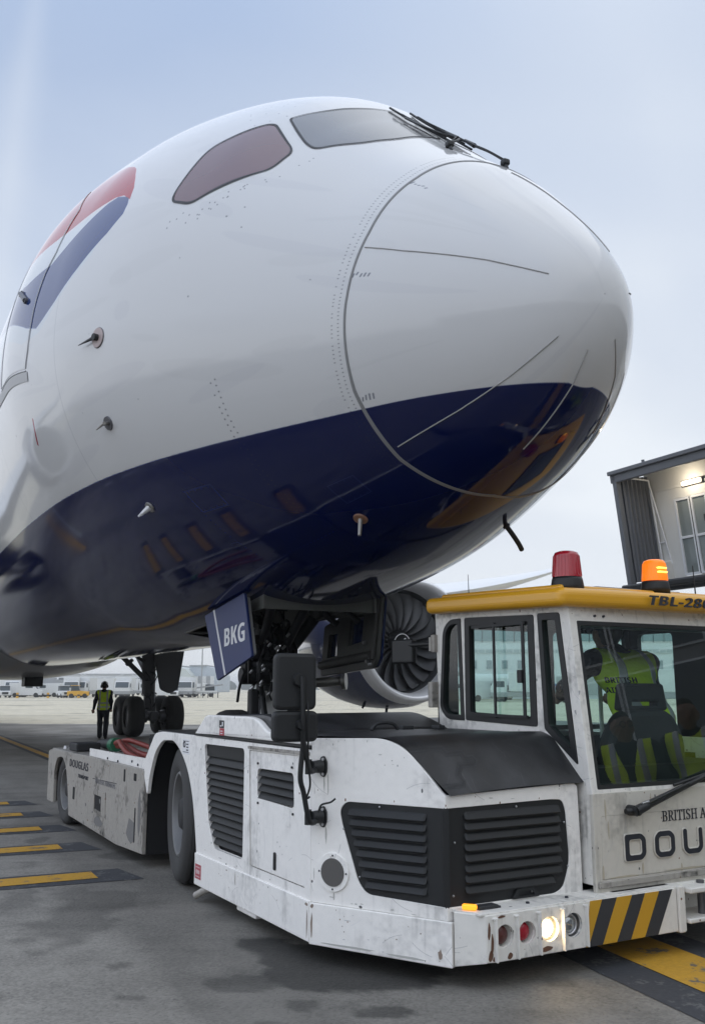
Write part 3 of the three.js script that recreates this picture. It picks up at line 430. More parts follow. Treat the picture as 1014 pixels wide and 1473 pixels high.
  obj('door_frame', plate(rpoly(pq, .05), [rpoly([[-4.95, H0 - 2.78], [-4.62, H0 - 2.73], [-4.68, H0 - 3.02], [-5.02, H0 - 3.06]], .02, THREE.Path), rpoly([[-5.5, H0 - 2.9], [-5.25, H0 - 2.88], [-5.28, H0 - 3.15], [-5.55, H0 - 3.17]], .02, THREE.Path)], .045, frameM(.75, 0, 0, 1, .03), .008), mat([.075, .076, .07], .55), pd);
  obj('door_rib', [bar(V3(.70, H0 - 3.24, -5.66), V3(.70, H0 - 3.16, -4.42), .05, .05, 8), bar(V3(.7, H0 - 3.2, -4.40), V3(.7, H0 - 2.6, -4.28), .022)], mat([.06, .06, .056], .5), pd);
  obj('hinge_arm', [-5.05, -4.55].map(z => tube([V3(.55, H0 - 2.45, z - .1), V3(.5, H0 - 2.7, z - .05), V3(.62, H0 - 2.82, z)], .035, 8, 20)), M.black, pd);
  obj('door_bolt', [[-4.5, -3.22], [-4.44, -3.25], [-4.56, -3.03]].map(([z, y]) => bar(V3(.70, H0 + y, z), V3(.67, H0 + y, z), .02, .016, 8)), M.steel, pd);
  // open wheel bay edge and aft doors
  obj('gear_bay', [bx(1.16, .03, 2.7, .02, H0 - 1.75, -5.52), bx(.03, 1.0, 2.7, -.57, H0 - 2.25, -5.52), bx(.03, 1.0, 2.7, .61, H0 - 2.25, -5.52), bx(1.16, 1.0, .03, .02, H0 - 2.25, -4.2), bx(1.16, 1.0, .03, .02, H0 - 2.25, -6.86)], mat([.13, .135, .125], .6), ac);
  obj('bay_edge', [bar(sp(4.3, 258), sp(6.75, 258), .018, .018, 6), bar(sp(4.3, 283), sp(6.75, 283), .018, .018, 6), bar(sp(4.3, 258), sp(4.3, 283), .018, .018, 6), bar(sp(6.75, 258), sp(6.75, 283), .018, .018, 6)], mat([.16, .16, .155], .5), ac);
  obj('bay_pipes', Array.from({ length: 8 }, (_, i) => bar(V3(-.5 + i * .14, H0 - 1.82, -4.3), V3(-.5 + i * .14, H0 - 1.86 - .05 * (i % 3), -6.7), .02 + .012 * (i % 2), .02, 8)), M.darkSteel, ac);
}

// ---------------------------------------------------------------- the pushback tug (x across, z forward; origin on its left side at the front wheel)
const TUG_O = [-1.404, -8.18], TUG_A = R(29.5);
const tug = thing('aircraft_tug', 'low white pushback tug with black grilles, dark bonnet and yellow cab roof', 'tug');
tug.position.set(TUG_O[0], 0, TUG_O[1]); tug.rotation.y = TUG_A;
const tugW = (x, y, z) => V3(TUG_O[0] + x * Math.cos(TUG_A) + z * Math.sin(TUG_A), y, TUG_O[1] - x * Math.sin(TUG_A) + z * Math.cos(TUG_A));
const XR = 3.62; // right side of the tug
{
  const S = frameM(0, 0, 0, 1), A = [0, 2.32], B = [.45, 3.15], L = Math.hypot(B[0] - A[0], B[1] - A[1]), ux = (B[0] - A[0]) / L, uz = (B[1] - A[1]) / L, F = frameM(A[0], A[1], ux, uz), P = THREE.Path;
  // inner structure
  obj('chassis', [bx(2.5, .75, 8.2, 1.85, .58, -1.0), bx(3.4, .95, 1.9, 1.8, .66, 1.38), bx(2.9, .9, .48, 1.87, .66, 2.62), bx(.5, .95, 8.0, .8, .62, -.9)].slice(1, 3), M.soot, tug);
  obj('underbody', [bx(2.5, .5, 3.0, 1.85, .45, 1.3), bx(.9, .5, 3.0, .95, .55, -2.5), bx(.9, .5, 3.0, 2.75, .55, -2.5), bx(.5, 1.08, 1.7, .80, .66, -.4), bx(.5, 1.08, 1.7, 2.95, .66, -.4), bx(.62, 1.06, .05, .36, .65, -1.16), bx(.62, .05, 1.5, .36, 1.19, -.42), bx(.4, .6, 1.0, .75, .5, -4.6), bx(.4, .6, 1.0, 2.95, .5, -4.6)], M.soot, tug);
  // left side: panel over the wheel arch, louvre opening and access door
  const lou = [[.42, 1.213], [1.247, 1.219], [1.25, .43], [.70, .43], [.555, .62]], door = [[1.34, 1.205], [2.19, 1.213], [2.235, .418], [1.385, .42]];
  obj('side_panel', plate(rpoly([[.296, .352], [.30, .36], [.246, .577], [.169, .789], [.054, .964], [-.08, 1.077], [-.214, 1.152], [-.348, 1.198], [-.641, 1.186], [-.842, 1.075], [-.985, .844], [-1.03, .66], [-1.153, .86], [-1.153, .976], [-.865, 1.238], [-.669, 1.261], [.19, 1.262], [2.318, 1.262], [2.318, .352]], [0, 0, .1, .1, .1, .1, .1, .08, .08, .1, .1, .05, .02, .02, .05, .05, 0, .01, .01]), [rpoly(lou, .05, P), rpoly(inset(door, -.008), .01, P)], .035, S, .005), M.white, tug);
  obj('side_panel_trim', plate(rpoly([[.19, 1.266], [2.318, 1.272], [2.318, 1.285], [.19, 1.28]], .002), null, .02, frameM(0, 0, 0, 1, .006)), M.black, tug);
  const lb = sub('side_louvre', tug);
  obj('backing', plate(rpoly([[.3, 1.25], [1.3, 1.25], [1.3, .4], [.3, .4]]), null, .02, frameM(0, 0, 0, 1, -.055)), M.soot, lb);
  obj('blank', plate(rpoly([[.42, 1.209], [1.245, 1.214], [1.245, 1.115], [.44, 1.115]], .01), null, .008, frameM(0, 0, 0, 1, -.02)), M.plastic, lb);
  const slat = (len, u, v, n, M4, par, h = .068, tilt = .62, th = .008) => obj('slat', new RoundedBoxGeometry(len, h, th, 1, th * .45).rotateX(-tilt).translate(u, v, n).applyMatrix4(M4), M.plastic, par);
  for (let i = 0; i < 12; i++) { const y = 1.085 - i * .0535, x0 = y > .62 ? mix(.42, .555, (1.213 - y) / .593) : mix(.555, .70, (.62 - y) / .19); slat(1.24 - x0, (x0 + 1.24) / 2, y, -.026, S, lb); }
  const ad = sub('access_door', tug); const dv = [[1.472, 1.095], [2.062, 1.103], [2.075, .872], [1.48, .884]];
  obj('door_panel', plate(rpoly(door, .012), [rpoly(dv, .045, P)], .03, frameM(0, 0, 0, 1, -.004), .004), M.white, ad);
  obj('vent_backing', plate(rpoly(inset(dv, -.02)), null, .01, frameM(0, 0, 0, 1, -.05)), M.soot, ad);
  for (let i = 0; i < 4; i++) slat(.575, 1.772, 1.066 - i * .052, -.022, S, ad, .06);
  obj('door_handle', plate(rpoly([[1.775, .565], [1.808, .565], [1.808, .45], [1.775, .45]], .014), null, .01, frameM(0, 0, 0, 1, .006), .003), M.black, ad);
  obj('screw', [[1.49, 1.125], [2.04, 1.135], [1.50, .855], [2.06, .84]].map(([u, v]) => bar(V3(-.006, v, u), V3(.003, v, u), .008, .008, 8)), M.black, ad);
  obj('drip_rail', plate(rpoly([[1.33, 1.238], [2.30, 1.248], [2.30, 1.226], [1.33, 1.218]], .004), null, .012, frameM(0, 0, 0, 1, .012)), M.grey, tug);
  // skirt below the step line, wrapping round to the bumper
  const skirt = (pts, y0, y1, out) => { const s = new THREE.Shape(); pts.forEach((p, i) => i ? s.lineTo(...p) : s.moveTo(...p)); const g = new THREE.ExtrudeGeometry(s, { depth: y1 - y0, bevelEnabled: true, bevelThickness: .006, bevelSize: .006, bevelOffset: -.006, bevelSegments: 2 }); g.rotateX(Math.PI / 2); g.translate(0, y1, 0); return g; };
  obj('skirt', skirt([[-.012, .306], [-.012, 2.325], [.03, 2.32], [.03, .306]], .12, .348), M.white, tug);
  obj('front_skirt', skirt([[-.012, 2.330], [.452, 3.186], [.50, 3.16], [.05, 2.325]], .112, .342), M.white, tug);
  obj('skirt_ledge', skirt([[0, .31], [0, 2.325], [.46, 3.17], [3.5, 3.2], [3.5, .4]], .33, .345), M.grey, tug);
  obj('tow_step', bx(.10, .05, .34, .06, .098, 1.3, .012), M.white, tug);
  obj('exhaust_pipe', tube([V3(.06, .13, .62), V3(.02, .10, .5), V3(-.03, .045, .40)], .028, 10, 16), M.grey, tug);
  // stickers
  const sticker = (u0, v0, u1, v1, m, n = .0015, MM = S) => plate(rpoly([[u0, v0], [u1, v0], [u1, v1], [u0, v1]], .004), null, .0015, MM.clone().multiply(new THREE.Matrix4().makeTranslation(0, 0, n)));
  const w2 = sub('warning_sticker', tug); obj('red_field', sticker(.325, .165, .455, .275, 0, .0135), mat([.42, .08, .10], .5), w2); obj('symbol', [sticker(.345, .18, .435, .187, 0, .015), sticker(.345, .25, .435, .257, 0, .015), bar(V3(-.0152, .22, .37), V3(-.0165, .22, .37), .018, .018, 12), sticker(.385, .205, .43, .232, 0, .015)], mat([.62, .45, .46], .5), w2);
  const w3 = sub('label_sticker', tug); obj('label_field', sticker(-.095, 1.10, .075, 1.222, 0), M.sign, w3); obj('label_print', [sticker(-.08, 1.115, .06, 1.12, 0, .003), sticker(-.08, 1.205, .06, 1.21, 0, .003), ...[0, 1, 2].map(i => sticker(.0, 1.13 + i * .024, .05, 1.14 + i * .024, 0, .003)), (() => { const g = new THREE.TorusGeometry(.022, .005, 6, 18); g.applyMatrix4(S); return g.translate(-.003, 1.18, -.045); })()], M.ink, w3);
  // engine cover
  const cover = [[.19, 1.283], [.405, 1.425], [.47, 1.437], [1.31, 1.444], [1.45, 1.43], [1.62, 1.352], [1.72, 1.345], [2.318, 1.335], [2.318, 1.287]];
  obj('bonnet_side', plate(rpoly(cover, [.02, .03, .04, .05, .06, .05, .05, .005, .005]), null, .05, frameM(0, 0, 0, 1, -.002), .012), M.white, tug);
  const w4 = sub('label_sticker', tug); obj('label_field', sticker(.735, 1.345, .83, 1.402, 0), M.dark, w4); obj('label_print', sticker(.745, 1.288, .835, 1.342, 0), mat([.40, .05, .07], .5), w4); obj('label_glyph', [sticker(.755, 1.355, .785, 1.365, 0, .003), sticker(.795, 1.358, .815, 1.392, 0, .003), sticker(.765, 1.30, .81, 1.306, 0, .003), sticker(.765, 1.318, .81, 1.324, 0, .003)], M.sign, w4);
  const lidP = [[.0, 1.30], [.30, 1.437], [1.28, 1.468], [1.50, 1.425], [1.70, 1.365], [1.72, 1.30]].map(p => [p[0] + .22, p[1]]);
  obj('bonnet_lid', (() => { const g = plate(rpoly(lidP, .12), null, 1.30, null, .03); const m = frameM(.052, 0, 0, 1); return g.applyMatrix4(m); })(), M.hood, tug);
  obj('lid_handle', [tube([V3(.62, 1.36, 2.02), V3(.66, 1.40, 2.02), V3(.80, 1.40, 2.02), V3(.84, 1.36, 2.02)], .012, 6, 20), bx(.06, .03, .1, 1.2, 1.37, 2.0, .01), bx(.1, .03, .06, .95, 1.37, 1.96, .01)], M.dark, tug);
  // dark bonnet: plateau and front slope, its left edge on the white cheek panel
  const hz = z => lerpTab([[1.5, 1.345], [2.30, 1.349], [2.78, 1.352], [2.83, 1.335], [2.895, 1.304], [3.02, 1.180], [3.17, 1.034]], z);
  obj('bonnet', (() => {
    const pos = [], idx = [], NZ = 56, NX = 22; for (let i = 0; i <= NZ; i++) { const z = mix(1.3, 3.175, i / NZ), xl = z < 2.32 ? .03 : Math.min(.47, (z - 2.32) / (3.15 - 2.32) * .45 + .012); for (let j = 0; j <= NX; j++) { const k = j / NX, x = mix(xl, 1.52, k); pos.push(x, hz(z) + .030 * k * sst(2.6, 3.0, z) + .012 * Math.sin(k * Math.PI), z); } }
    for (let i = 0; i < NZ; i++) for (let j = 0; j < NX; j++) { const a = i * (NX + 1) + j; idx.push(a, a + NX + 1, a + 1, a + 1, a + NX + 1, a + NX + 2); }
    const g = new THREE.BufferGeometry(); g.setAttribute('position', new THREE.Float32BufferAttribute(pos, 3)); g.setIndex(idx); g.computeVertexNormals(); return g;
  })(), M.hood, tug);
  obj('rear_bulkhead', bx(3.4, 1.0, .06, 1.8, .8, .28), M.soot, tug);
  obj('rear_deck', [bx(1.4, .05, 1.2, .78, 1.235, -.42, .01), bx(1.5, .06, 1.2, 2.8, 1.3, -.4, .01), bx(2.0, .04, 1.2, 2.5, 1.32, .95)], M.hood, tug);
  obj('right_fender', bx(.05, .95, 3.6, XR - .03, .78, .75, .01), M.white, tug);
  // left cheek: mirror mounts, round side lamp, left half of the grille
  const gl = [[.232, .832], [.215, .91], [.262, .962], [L - .001, .962], [L - .001, .42], [.41, .437], [.35, .50]];
  obj('cheek_panel', plate(rpoly([[.003, .349], [.003, 1.335], [.52, 1.349], [.66, 1.305], [.793, 1.188], [.925, 1.045], [L, 1.033], [L, .962], [.262, .962], [.215, .91], [.232, .832], [.35, .50], [.41, .437], [L, .42], [L, .349]], [.0, .01, .2, .12, .2, .06, 0, 0, .05, .05, .05, .05, .06, 0, 0]), null, .03, F, .003), M.white, tug);
  const fg = sub('front_grille', tug);
  obj('grille_frame', plate(rpoly(inset(gl, -.006), [.05, .05, .05, 0, 0, .06, .05]), null, .02, at(0, 0, -.006, F), .002), M.plastic, fg);
  const gs = (len, u, v, MM) => obj('slat', (() => { const s = new THREE.Shape(); s.moveTo(-.004, .026); s.lineTo(.010, .012); s.lineTo(.027, -.018); s.lineTo(.022, -.026); s.lineTo(-.004, -.010); s.closePath(); const g = new THREE.ExtrudeGeometry(s, { depth: len - .03, bevelEnabled: true, bevelThickness: .015, bevelSize: .008, bevelOffset: -.008, bevelSegments: 1, steps: 1 }); g.rotateY(-Math.PI / 2); g.translate(len / 2 - .015, 0, 0); g.scale(1, 1, 1); g.rotateY(0); g.applyMatrix4(new THREE.Matrix4().makeTranslation(u, v, -.006)); return g.applyMatrix4(MM); })(), M.plastic, fg);
  for (let i = 0; i < 8; i++) { const v = .905 - i * .0585, x0 = lerpTab([[.43, .44], [.52, .385], [.83, .285], [1, .27]], v); gs(.815 - x0, (x0 + .815) / 2, v, F); }
  // right half of the front
  const FR = frameM(.45, 3.15, 1, 0), gr = [[.001, .962], [.80, .972], [.885, .965], [.908, .90], [.926, .588], [.865, .448], [.80, .42], [.001, .42]];
  obj('front_panel', plate(rpoly([[0, .349], [0, .42], [.80, .42], [.865, .448], [.926, .588], [.908, .90], [.885, .965], [.80, .972], [0, .962], [0, 1.034], [.985, 1.062], [1.012, 1.04], [1.02, .76], [1.024, .349]], [0, 0, .05, .06, .1, .03, .05, .08, 0, 0, .02, .02, 0, 0]), null, .03, FR, .003), M.white, tug);
  obj('grille_frame', plate(rpoly(inset(gr, -.006), [0, .08, .05, .03, .1, .06, .05, 0]), null, .02, at(0, 0, -.006, FR), .002), M.plastic, fg);
  obj('grille_corner', plate(rpoly([[-.02, .958], [.02, .958], [.02, .424], [-.02, .424]], .006), null, .02, frameM(.45, 3.15, .86, .51, -.002), .003), M.plastic, fg);
  for (let i = 0; i < 8; i++) { const v = .915 - i * .0585, x1 = i < 7 ? .86 : .80; gs(x1 - .13, (x1 + .13) / 2, v, FR); }
  obj('grille_latch', plate(rpoly([[.46, .42], [.50, .475], [.63, .478], [.67, .42]], .01), [rpoly([[.50, .43], [.52, .462], [.615, .464], [.635, .43]], .005, P)], .02, at(0, 0, .012, FR), .003), M.plastic, fg);
  obj('grille_screw', [[.06, .77, FR], [.045, .48, FR], [.52, .945, FR], [.893, .83, FR], [.91, .57, FR], [.62, .45, FR], [.78, .72, F], [.80, .5, F], [.50, .944, F], [.243, .80, F], [.36, .53, F]].map(([u, v, m]) => { const g = new THREE.SphereGeometry(.007, 8, 6); g.translate(u, v, -.002); return g.applyMatrix4(m); }), M.steel, fg);
  const sl = sub('side_lamp', tug); { const MM = at(.172, .54, 0, F); const c = (r0, r1, d) => { const g = new THREE.CylinderGeometry(r0, r1, d, 36); g.rotateX(Math.PI / 2); return g; };
    obj('bezel', c(.112, .116, .012).translate(0, 0, .006).applyMatrix4(MM), M.white, sl); obj('lens', c(.082, .085, .014).translate(0, 0, .011).applyMatrix4(MM), mat([.10, .095, .09], .35), sl); obj('screw', [[0, .098], [.098, 0], [0, -.098], [-.098, 0]].map(([x, y]) => { const g = new THREE.SphereGeometry(.006, 8, 6); g.translate(x, y, .013); return g.applyMatrix4(MM); }), M.ink, sl); }
  // front bumper with the lamp box
  const fb = sub('front_bumper', tug), zf = 3.345, dz = M.whiteDirty;
  const FB = frameM(0, zf, 1, 0), lampX = [.703, .862, 1.030, 1.210];
  obj('bumper_face', plate(rpoly([[.578, .402], [2.075, .402], [2.075, .145], [.64, .150], [.578, .155]], .008), lampX.map((x, i) => { const p = new P(); p.absarc(x, .282, i > 1 ? .073 : .066, 0, Math.PI * 2, true); return p; }), .02, FB, .004), dz, fb);
  obj('bumper_top', [bx(1.56, .014, .20, 1.32, .405, 3.235, .004), (() => { const s = new THREE.Shape(); s.moveTo(.475, 3.19); s.lineTo(.575, 3.325); s.lineTo(.62, 3.325); s.lineTo(.62, 3.14); s.lineTo(.48, 3.14); s.closePath(); const g = new THREE.ExtrudeGeometry(s, { depth: .014, bevelEnabled: false }); g.rotateX(Math.PI / 2); return g.translate(0, .413, 0); })(), bx(2.0, .014, .16, 2.6, .405, 3.20, .004)], dz, fb);
  { const a = [.466, 3.188], b = [.576, 3.343], l = Math.hypot(b[0] - a[0], b[1] - a[1]); obj('bumper_corner', plate(rpoly([[0, .405], [l, .402], [l, .152], [0, .115]], .006), null, .03, frameM(a[0], a[1], (b[0] - a[0]) / l, (b[1] - a[1]) / l), .004), dz, fb); }
  obj('bumper_back', [bx(1.5, .22, .02, 1.32, .27, 3.20)], M.soot, fb);
  obj('rust_patch', [[.600, .19, .018, .032], [.612, .25, .010, .06], [.592, .32, .010, .05], [.735, .175, .02, .02], [.785, .22, .006, .06], [1.0, .178, .05, .016], [.63, .172, .02, .016], [.95, .21, .006, .05], [.68, .387, .03, .008]].map(([x, y, w, h], k) => plate(rpoly([[x - w, y - h * .6], [x - w * .2, y - h], [x + w * .7, y - h * .5], [x + w, y + h * .3], [x + w * .1, y + h], [x - w * .6, y + h * .4]], .01), null, .002, at(0, 0, .0025, FB))), mat([.13, .065, .04], .9), fb);
  const cup = (x, r) => { const g = lathe([[r + .004, .002], [r, -.004], [r * .93, -.05], [r * .75, -.07]], 32); g.rotateX(Math.PI / 2); return g.translate(x, .282, zf - .004); };
  const lensOf = (x, r, z = -.03) => { const g = lathe([[.001, .016], [r * .5, .012], [r * .9, .002], [r, -.01]].reverse(), 28); g.rotateX(Math.PI / 2); return g.translate(x, .282, zf + z); };
  const cols = [mat([.10, .03, .025], .3), mat([.35, .01, .025], .18, { ior: 1.6 }), null, mat([.45, .46, .46], .12, { metalness: .8 })], nm = ['tail_lamp', 'stop_lamp', 'headlamp', 'headlamp'];
  lampX.forEach((x, i) => {
    const f = sub(nm[i], tug); obj('reflector_cup', cup(x, i > 1 ? .073 : .066), i > 1 ? M.alu : dz, f);
    if (i === 2) { const em = mat([.9, .75, .5], .3, { emissive: new THREE.Color(1, .72, .36), emissiveIntensity: 2.6 }); obj('lens', lensOf(x - .008, .05), em, f); f.userData.label = 'lit warm headlamp'; const pl = new THREE.SpotLight(new THREE.Color(1, .78, .48), .12, 12, 1.2, .6); pl.position.set(x, .282, zf + .012); pl.target.position.set(x, .1, zf + 4); pl.shadow.radius = 2; pl.castShadow = true; tug.add(pl); tug.add(pl.target); const p2 = new THREE.PointLight(new THREE.Color(1, .75, .42), .05); p2.position.set(x, .282, zf - .006); p2.castShadow = true; tug.add(p2); }
    else obj('lens', lensOf(x - .008, i === 3 ? .05 : .052), cols[i], f);
    if (i > 1) obj('bulb_ring', (() => { const g = new THREE.TorusGeometry(.053, .006, 8, 28); return g.translate(x - .008, .282, zf - .028); })(), M.alu, f);
  });
  for (const x of [.630, .782, .945, 1.122, 1.303]) obj('lamp_guard', [bx(.010, .235, .030, x, .272, zf + .014, .003), bx(.028, .012, .034, x, .382, zf + .006, .003)], dz, fb);
  obj('marker_lamp', bx(.085, .03, .035, .545, .432, 3.232, .01, [0, -.85, 0]), mat([.8, .3, .02], .3, { emissive: new THREE.Color(1, .36, .02), emissiveIntensity: .9 }), tug); obj('lamp_bracket', bx(.14, .02, .07, .66, .422, 3.23, .006), M.dark, tug);
  obj('bumper_stud', [.74, .95, 1.25].map(x => bar(V3(x, .41, 3.25), V3(x, .422, 3.25), .012, .01, 8)), M.ink, fb);
  // hazard stripes
  const sx = [[1.345, 1.442, 1.301, 1.319], [1.442, 1.563, 1.319, 1.432], [1.563, 1.69, 1.432, 1.546], [1.69, 1.80, 1.546, 1.662], [1.80, 1.922, 1.662, 1.78], [1.922, 2.04, 1.78, 1.895]];
  sx.forEach((s, i) => obj('hazard_stripe', plate(rpoly([[s[0], .401], [s[1] - .001, .401], [s[3] - .001, .148], [s[2], .148]]), null, .003, at(0, 0, .0035, FB)), i % 2 ? M.hazK : M.hazY, fb));
  obj('tow_hitch', [bx(.06, .28, .22, 2.11, .275, 3.25, .01), bx(1.1, .035, .30, 2.70, .385, 3.25, .01), bx(1.1, .03, .26, 2.70, .20, 3.25, .01), bx(1.2, .26, .04, 2.7, .28, 3.12, .01)], dz, fb);
  obj('hitch_pin', bar(V3(2.35, .42, 3.3), V3(2.35, .16, 3.3), .025), M.darkSteel, fb);
  // wheels
  const tyre = (r, w) => { const p = [[r * .62, -w * .42], [r * .68, -w * .5], [r * .84, -w * .53], [r * .95, -w * .47], [r * .99, -w * .36]]; for (let k = -3; k <= 3; k++) { const c = k * w * .105; p.push([r, c - w * .042], [r, c + w * .030], [r * .975, c + w * .036], [r * .975, c + w * .05]); } p.push([r * .99, w * .36], [r * .95, w * .47], [r * .84, w * .53], [r * .68, w * .5], [r * .62, w * .42]); const g = lathe(p, 60); return g.rotateZ(Math.PI / 2); };
  const dust = metric(mat([.052, .051, .050], .9, { bumpMap: T.fine, bumpScale: .002 }));
  const rimM = metric(mat([.20, .20, .20], .5, { metalness: .2, bumpMap: T.fine, bumpScale: .001 }));
  const wheel = (x, z, r, w, rot, side) => {
    const f = sub('wheel', tug); f.position.set(x, r, z); f.rotation.y = rot; const k = side;
    obj('tyre', tyre(r, w), dust, f);
    const dish = lathe([[r * .535, .20 * w], [r * .50, .06 * w], [r * .30, .02 * w], [r * .29, -.1 * w]], 40); dish.rotateZ(k * Math.PI / 2); obj('rim_dish', dish, M.dark, f);
    const rim = lathe([[r * .64, .40 * w], [r * .60, .47 * w], [r * .565, .45 * w], [r * .54, .18 * w]], 40); rim.rotateZ(k * Math.PI / 2); obj('rim', rim, rimM, f);
    const hub = lathe([[.001, .42 * w], [r * .20, .42 * w], [r * .25, .34 * w], [r * .27, .12 * w], [r * .36, .06 * w]], 28); hub.rotateZ(k * Math.PI / 2); obj('hub', hub, M.dark, f);
    obj('wheel_nut', Array.from({ length: 10 }, (_, i) => { const a = i / 10 * 6.283, y = Math.cos(a) * r * .31, zz = Math.sin(a) * r * .31; return bar(V3(-k * .10 * w, y, zz), V3(-k * .24 * w, y, zz), .018, .016, 6); }), M.darkSteel, f);
  };
  wheel(.245, -.33, .575, .38, R(-11), 1); wheel(XR - .25, -.33, .575, .38, R(-11), -1); wheel(.19, -4.48, .42, .30, 0, 1); wheel(XR - .20, -4.48, .42, .30, 0, -1);
  // low rear arms of worn steel
  const rearOut = [[-1.125, .13], [-1.125, .888], [-3.3, .89], [-4.6, .874], [-5.17, .864], [-5.30, .835], [-5.26, .22], [-4.90, .216], [-4.93, .60], [-4.81, .775], [-4.5, .81], [-4.29, .70], [-4.15, .45], [-4.05, .155], [-2.0, .10]];
  obj('rear_side_plate', plate(rpoly(rearOut, [0, .01, 0, 0, .03, .03, .02, .02, .05, .08, .1, .1, .05, .02, .05]), null, .04, S, .006), M.grey, tug);
  obj('rear_arm_top', [bx(.95, .04, 3.9, .49, .862, -3.2, .01), bx(.95, .04, 3.9, XR - .49, .862, -3.2, .01), bx(.04, .7, 3.6, .96, .52, -2.95), bx(.04, .7, 3.6, XR - .96, .52, -2.95), bx(.9, .6, .05, .5, .5, -5.27)], M.grey, tug);
  obj('rear_side_plate', bx(.04, .75, 4.1, XR - .02, .5, -3.2), M.grey, tug);
  obj('cradle', [bx(1.5, .12, 1.2, XR / 2, .40, -2.0, .03), bx(1.5, .5, .14, XR / 2, .6, -1.25, .04), bx(.18, .4, 1.0, 1.12, .62, -1.9, .03), bx(.18, .4, 1.0, XR - 1.12, .62, -1.9, .03)], M.darkSteel, tug);
  obj('deck_plate', plate(rpoly([[-3.38, .845], [-3.385, .968], [-1.24, .985], [-1.30, .875]], .008), null, .012, frameM(.05, 0, 0, 1)), M.white, tug);
  obj('deck_bolt', [[-2.6, .905], [-1.7, .93], [-1.5, .91], [-2.2, .90]].map(([z, y]) => bar(V3(.049, y, z), V3(.040, y, z), .012, .012, 8)), M.ink, tug);
  obj('deck_box', bx(.30, .10, .38, .22, .935, -4.3, .02), M.dark, tug); obj('deck_knob', [[-4.85, .12], [-3.75, .2], [-3.9, .5]].map(([z, x]) => bar(V3(x, .86, z), V3(x, .92, z), .04, .03, 10)), M.steel, tug);
  obj('recess_plate', plate(rpoly([[-2.98, .565], [-2.44, .565], [-2.42, .31], [-2.95, .33]], .015), [rpoly([[-2.87, .51], [-2.59, .51], [-2.58, .345], [-2.86, .36]], .01, P)], .012, frameM(0, 0, 0, 1, .008), .003), M.grey, tug);
  obj('recess_inside', plate(rpoly([[-2.87, .51], [-2.59, .51], [-2.58, .345], [-2.86, .36]], .01), null, .004, frameM(0, 0, 0, 1, .001)), M.soot, tug);
  obj('tie_down_eye', [[-3.83, .43, .05, .07], [-1.78, .79, .028, .06], [-1.42, .80, .045, .035], [-1.38, .36, .018, .16]].map(([z, y, w, h]) => plate(rpoly([[z - w, y - h], [z + w, y - h], [z + w, y + h], [z - w, y + h]], .015), null, .003, frameM(0, 0, 0, 1, .0015))), M.soot, tug);
  const ST = (s, f, size, u, v, o, m = M.ink) => obj('lettering', text(s, f, size, at(u, v, .001, S), o), m, tug);
  ST('DOUGLAS', 'sans_bold', .088, -3.655, .765, { sx: 1.62 }); ST('TRANSPORT', 'sans_bold', .040, -3.42, .645, { sx: 1.5 }); ST('BRITISH AIRWAYS', 'sans_regular', .045, -2.48, .652, { sx: 1.6 }, mat([.18, .18, .19], .6));
  obj('pin_stripe', plate(rpoly([[-3.0, .668], [-2.05, .69], [-2.05, .683], [-3.0, .661]]), null, .002, frameM(0, 0, 0, 1, .0015)), M.ink, tug);

  const rd = rng(2024), P4 = (MM, marks, name, m) => obj(name, marks.map(([u, v, w, h]) => { const n = 9, pts = Array.from({ length: n }, (_, i) => { const a = i / n * 6.283, k = .65 + .55 * rd(); return [u + Math.cos(a) * w * k, v + Math.sin(a) * h * k]; }); return plate(rpoly(pts, .003), null, .0006, at(0, 0, .0008 + rd() * .0004, MM)); }), m, tug);
  const chip = mat([.26, .20, .16], .85), oil = mat([.46, .45, .42], .8), bare = mat([.52, .52, .52], .6);
  { const sk = frameM(-.0125, 0, 0, 1), a = [-.012, 2.330], b = [.452, 3.186], l = Math.hypot(b[0] - a[0], b[1] - a[1]), fs = frameM(a[0], a[1], (b[0] - a[0]) / l, (b[1] - a[1]) / l, .0005), R2 = (n, u0, u1, v0, v1, w, h) => Array.from({ length: Math.ceil(n * .6) }, () => [mix(u0, u1, rd()), mix(v0, v1, rd()), w * (.15 + .6 * rd() * rd()), h * (.15 + .6 * rd())]);
    P4(sk, [...R2(10, .4, 2.2, .14, .33, .010, .008), [2.30, .22, .006, .09], [2.29, .33, .02, .01], [1.15, .29, .004, .05], [.98, .325, .018, .004]], 'paint_chip', chip);
    P4(fs, [[.018, .20, .007, .08], [.02, .33, .012, .012], ...R2(14, .05, .92, .13, .33, .012, .009), [.90, .17, .014, .03]], 'paint_chip', chip);
    P4(fs, R2(12, .05, .9, .13, .32, .04, .004), 'scrape_mark', bare); P4(fs, [[.3, .128, .2, .006], [.7, .126, .16, .006]], 'scrape_mark', oil);
    P4(S, [...R2(10, 1.4, 2.2, .45, .85, .006, .006), ...R2(6, .2, 2.3, 1.235, 1.258, .05, .006)], 'paint_chip', oil); P4(S, R2(9, .4, 2.28, .36, .40, .05, .006), 'grime_mark', oil);
    P4(F, [[.115, .76, .006, .06], [.10, 1.06, .005, .05], [.13, 1.05, .004, .07], [.175, .40, .005, .03], ...R2(9, .08, .9, .36, .41, .05, .006), ...R2(8, .45, .78, 1.14, 1.28, .03, .006), ...R2(7, .05, .5, 1.30, 1.335, .012, .012), ...R2(5, .02, .03, .4, 1.2, .006, .06)], 'grime_mark', oil);
    P4(FR, [...R2(6, .05, .95, .36, .41, .06, .006), ...R2(6, .05, .95, .99, 1.04, .03, .005), ...R2(4, .95, 1.0, .5, .95, .006, .05)], 'grime_mark', oil);
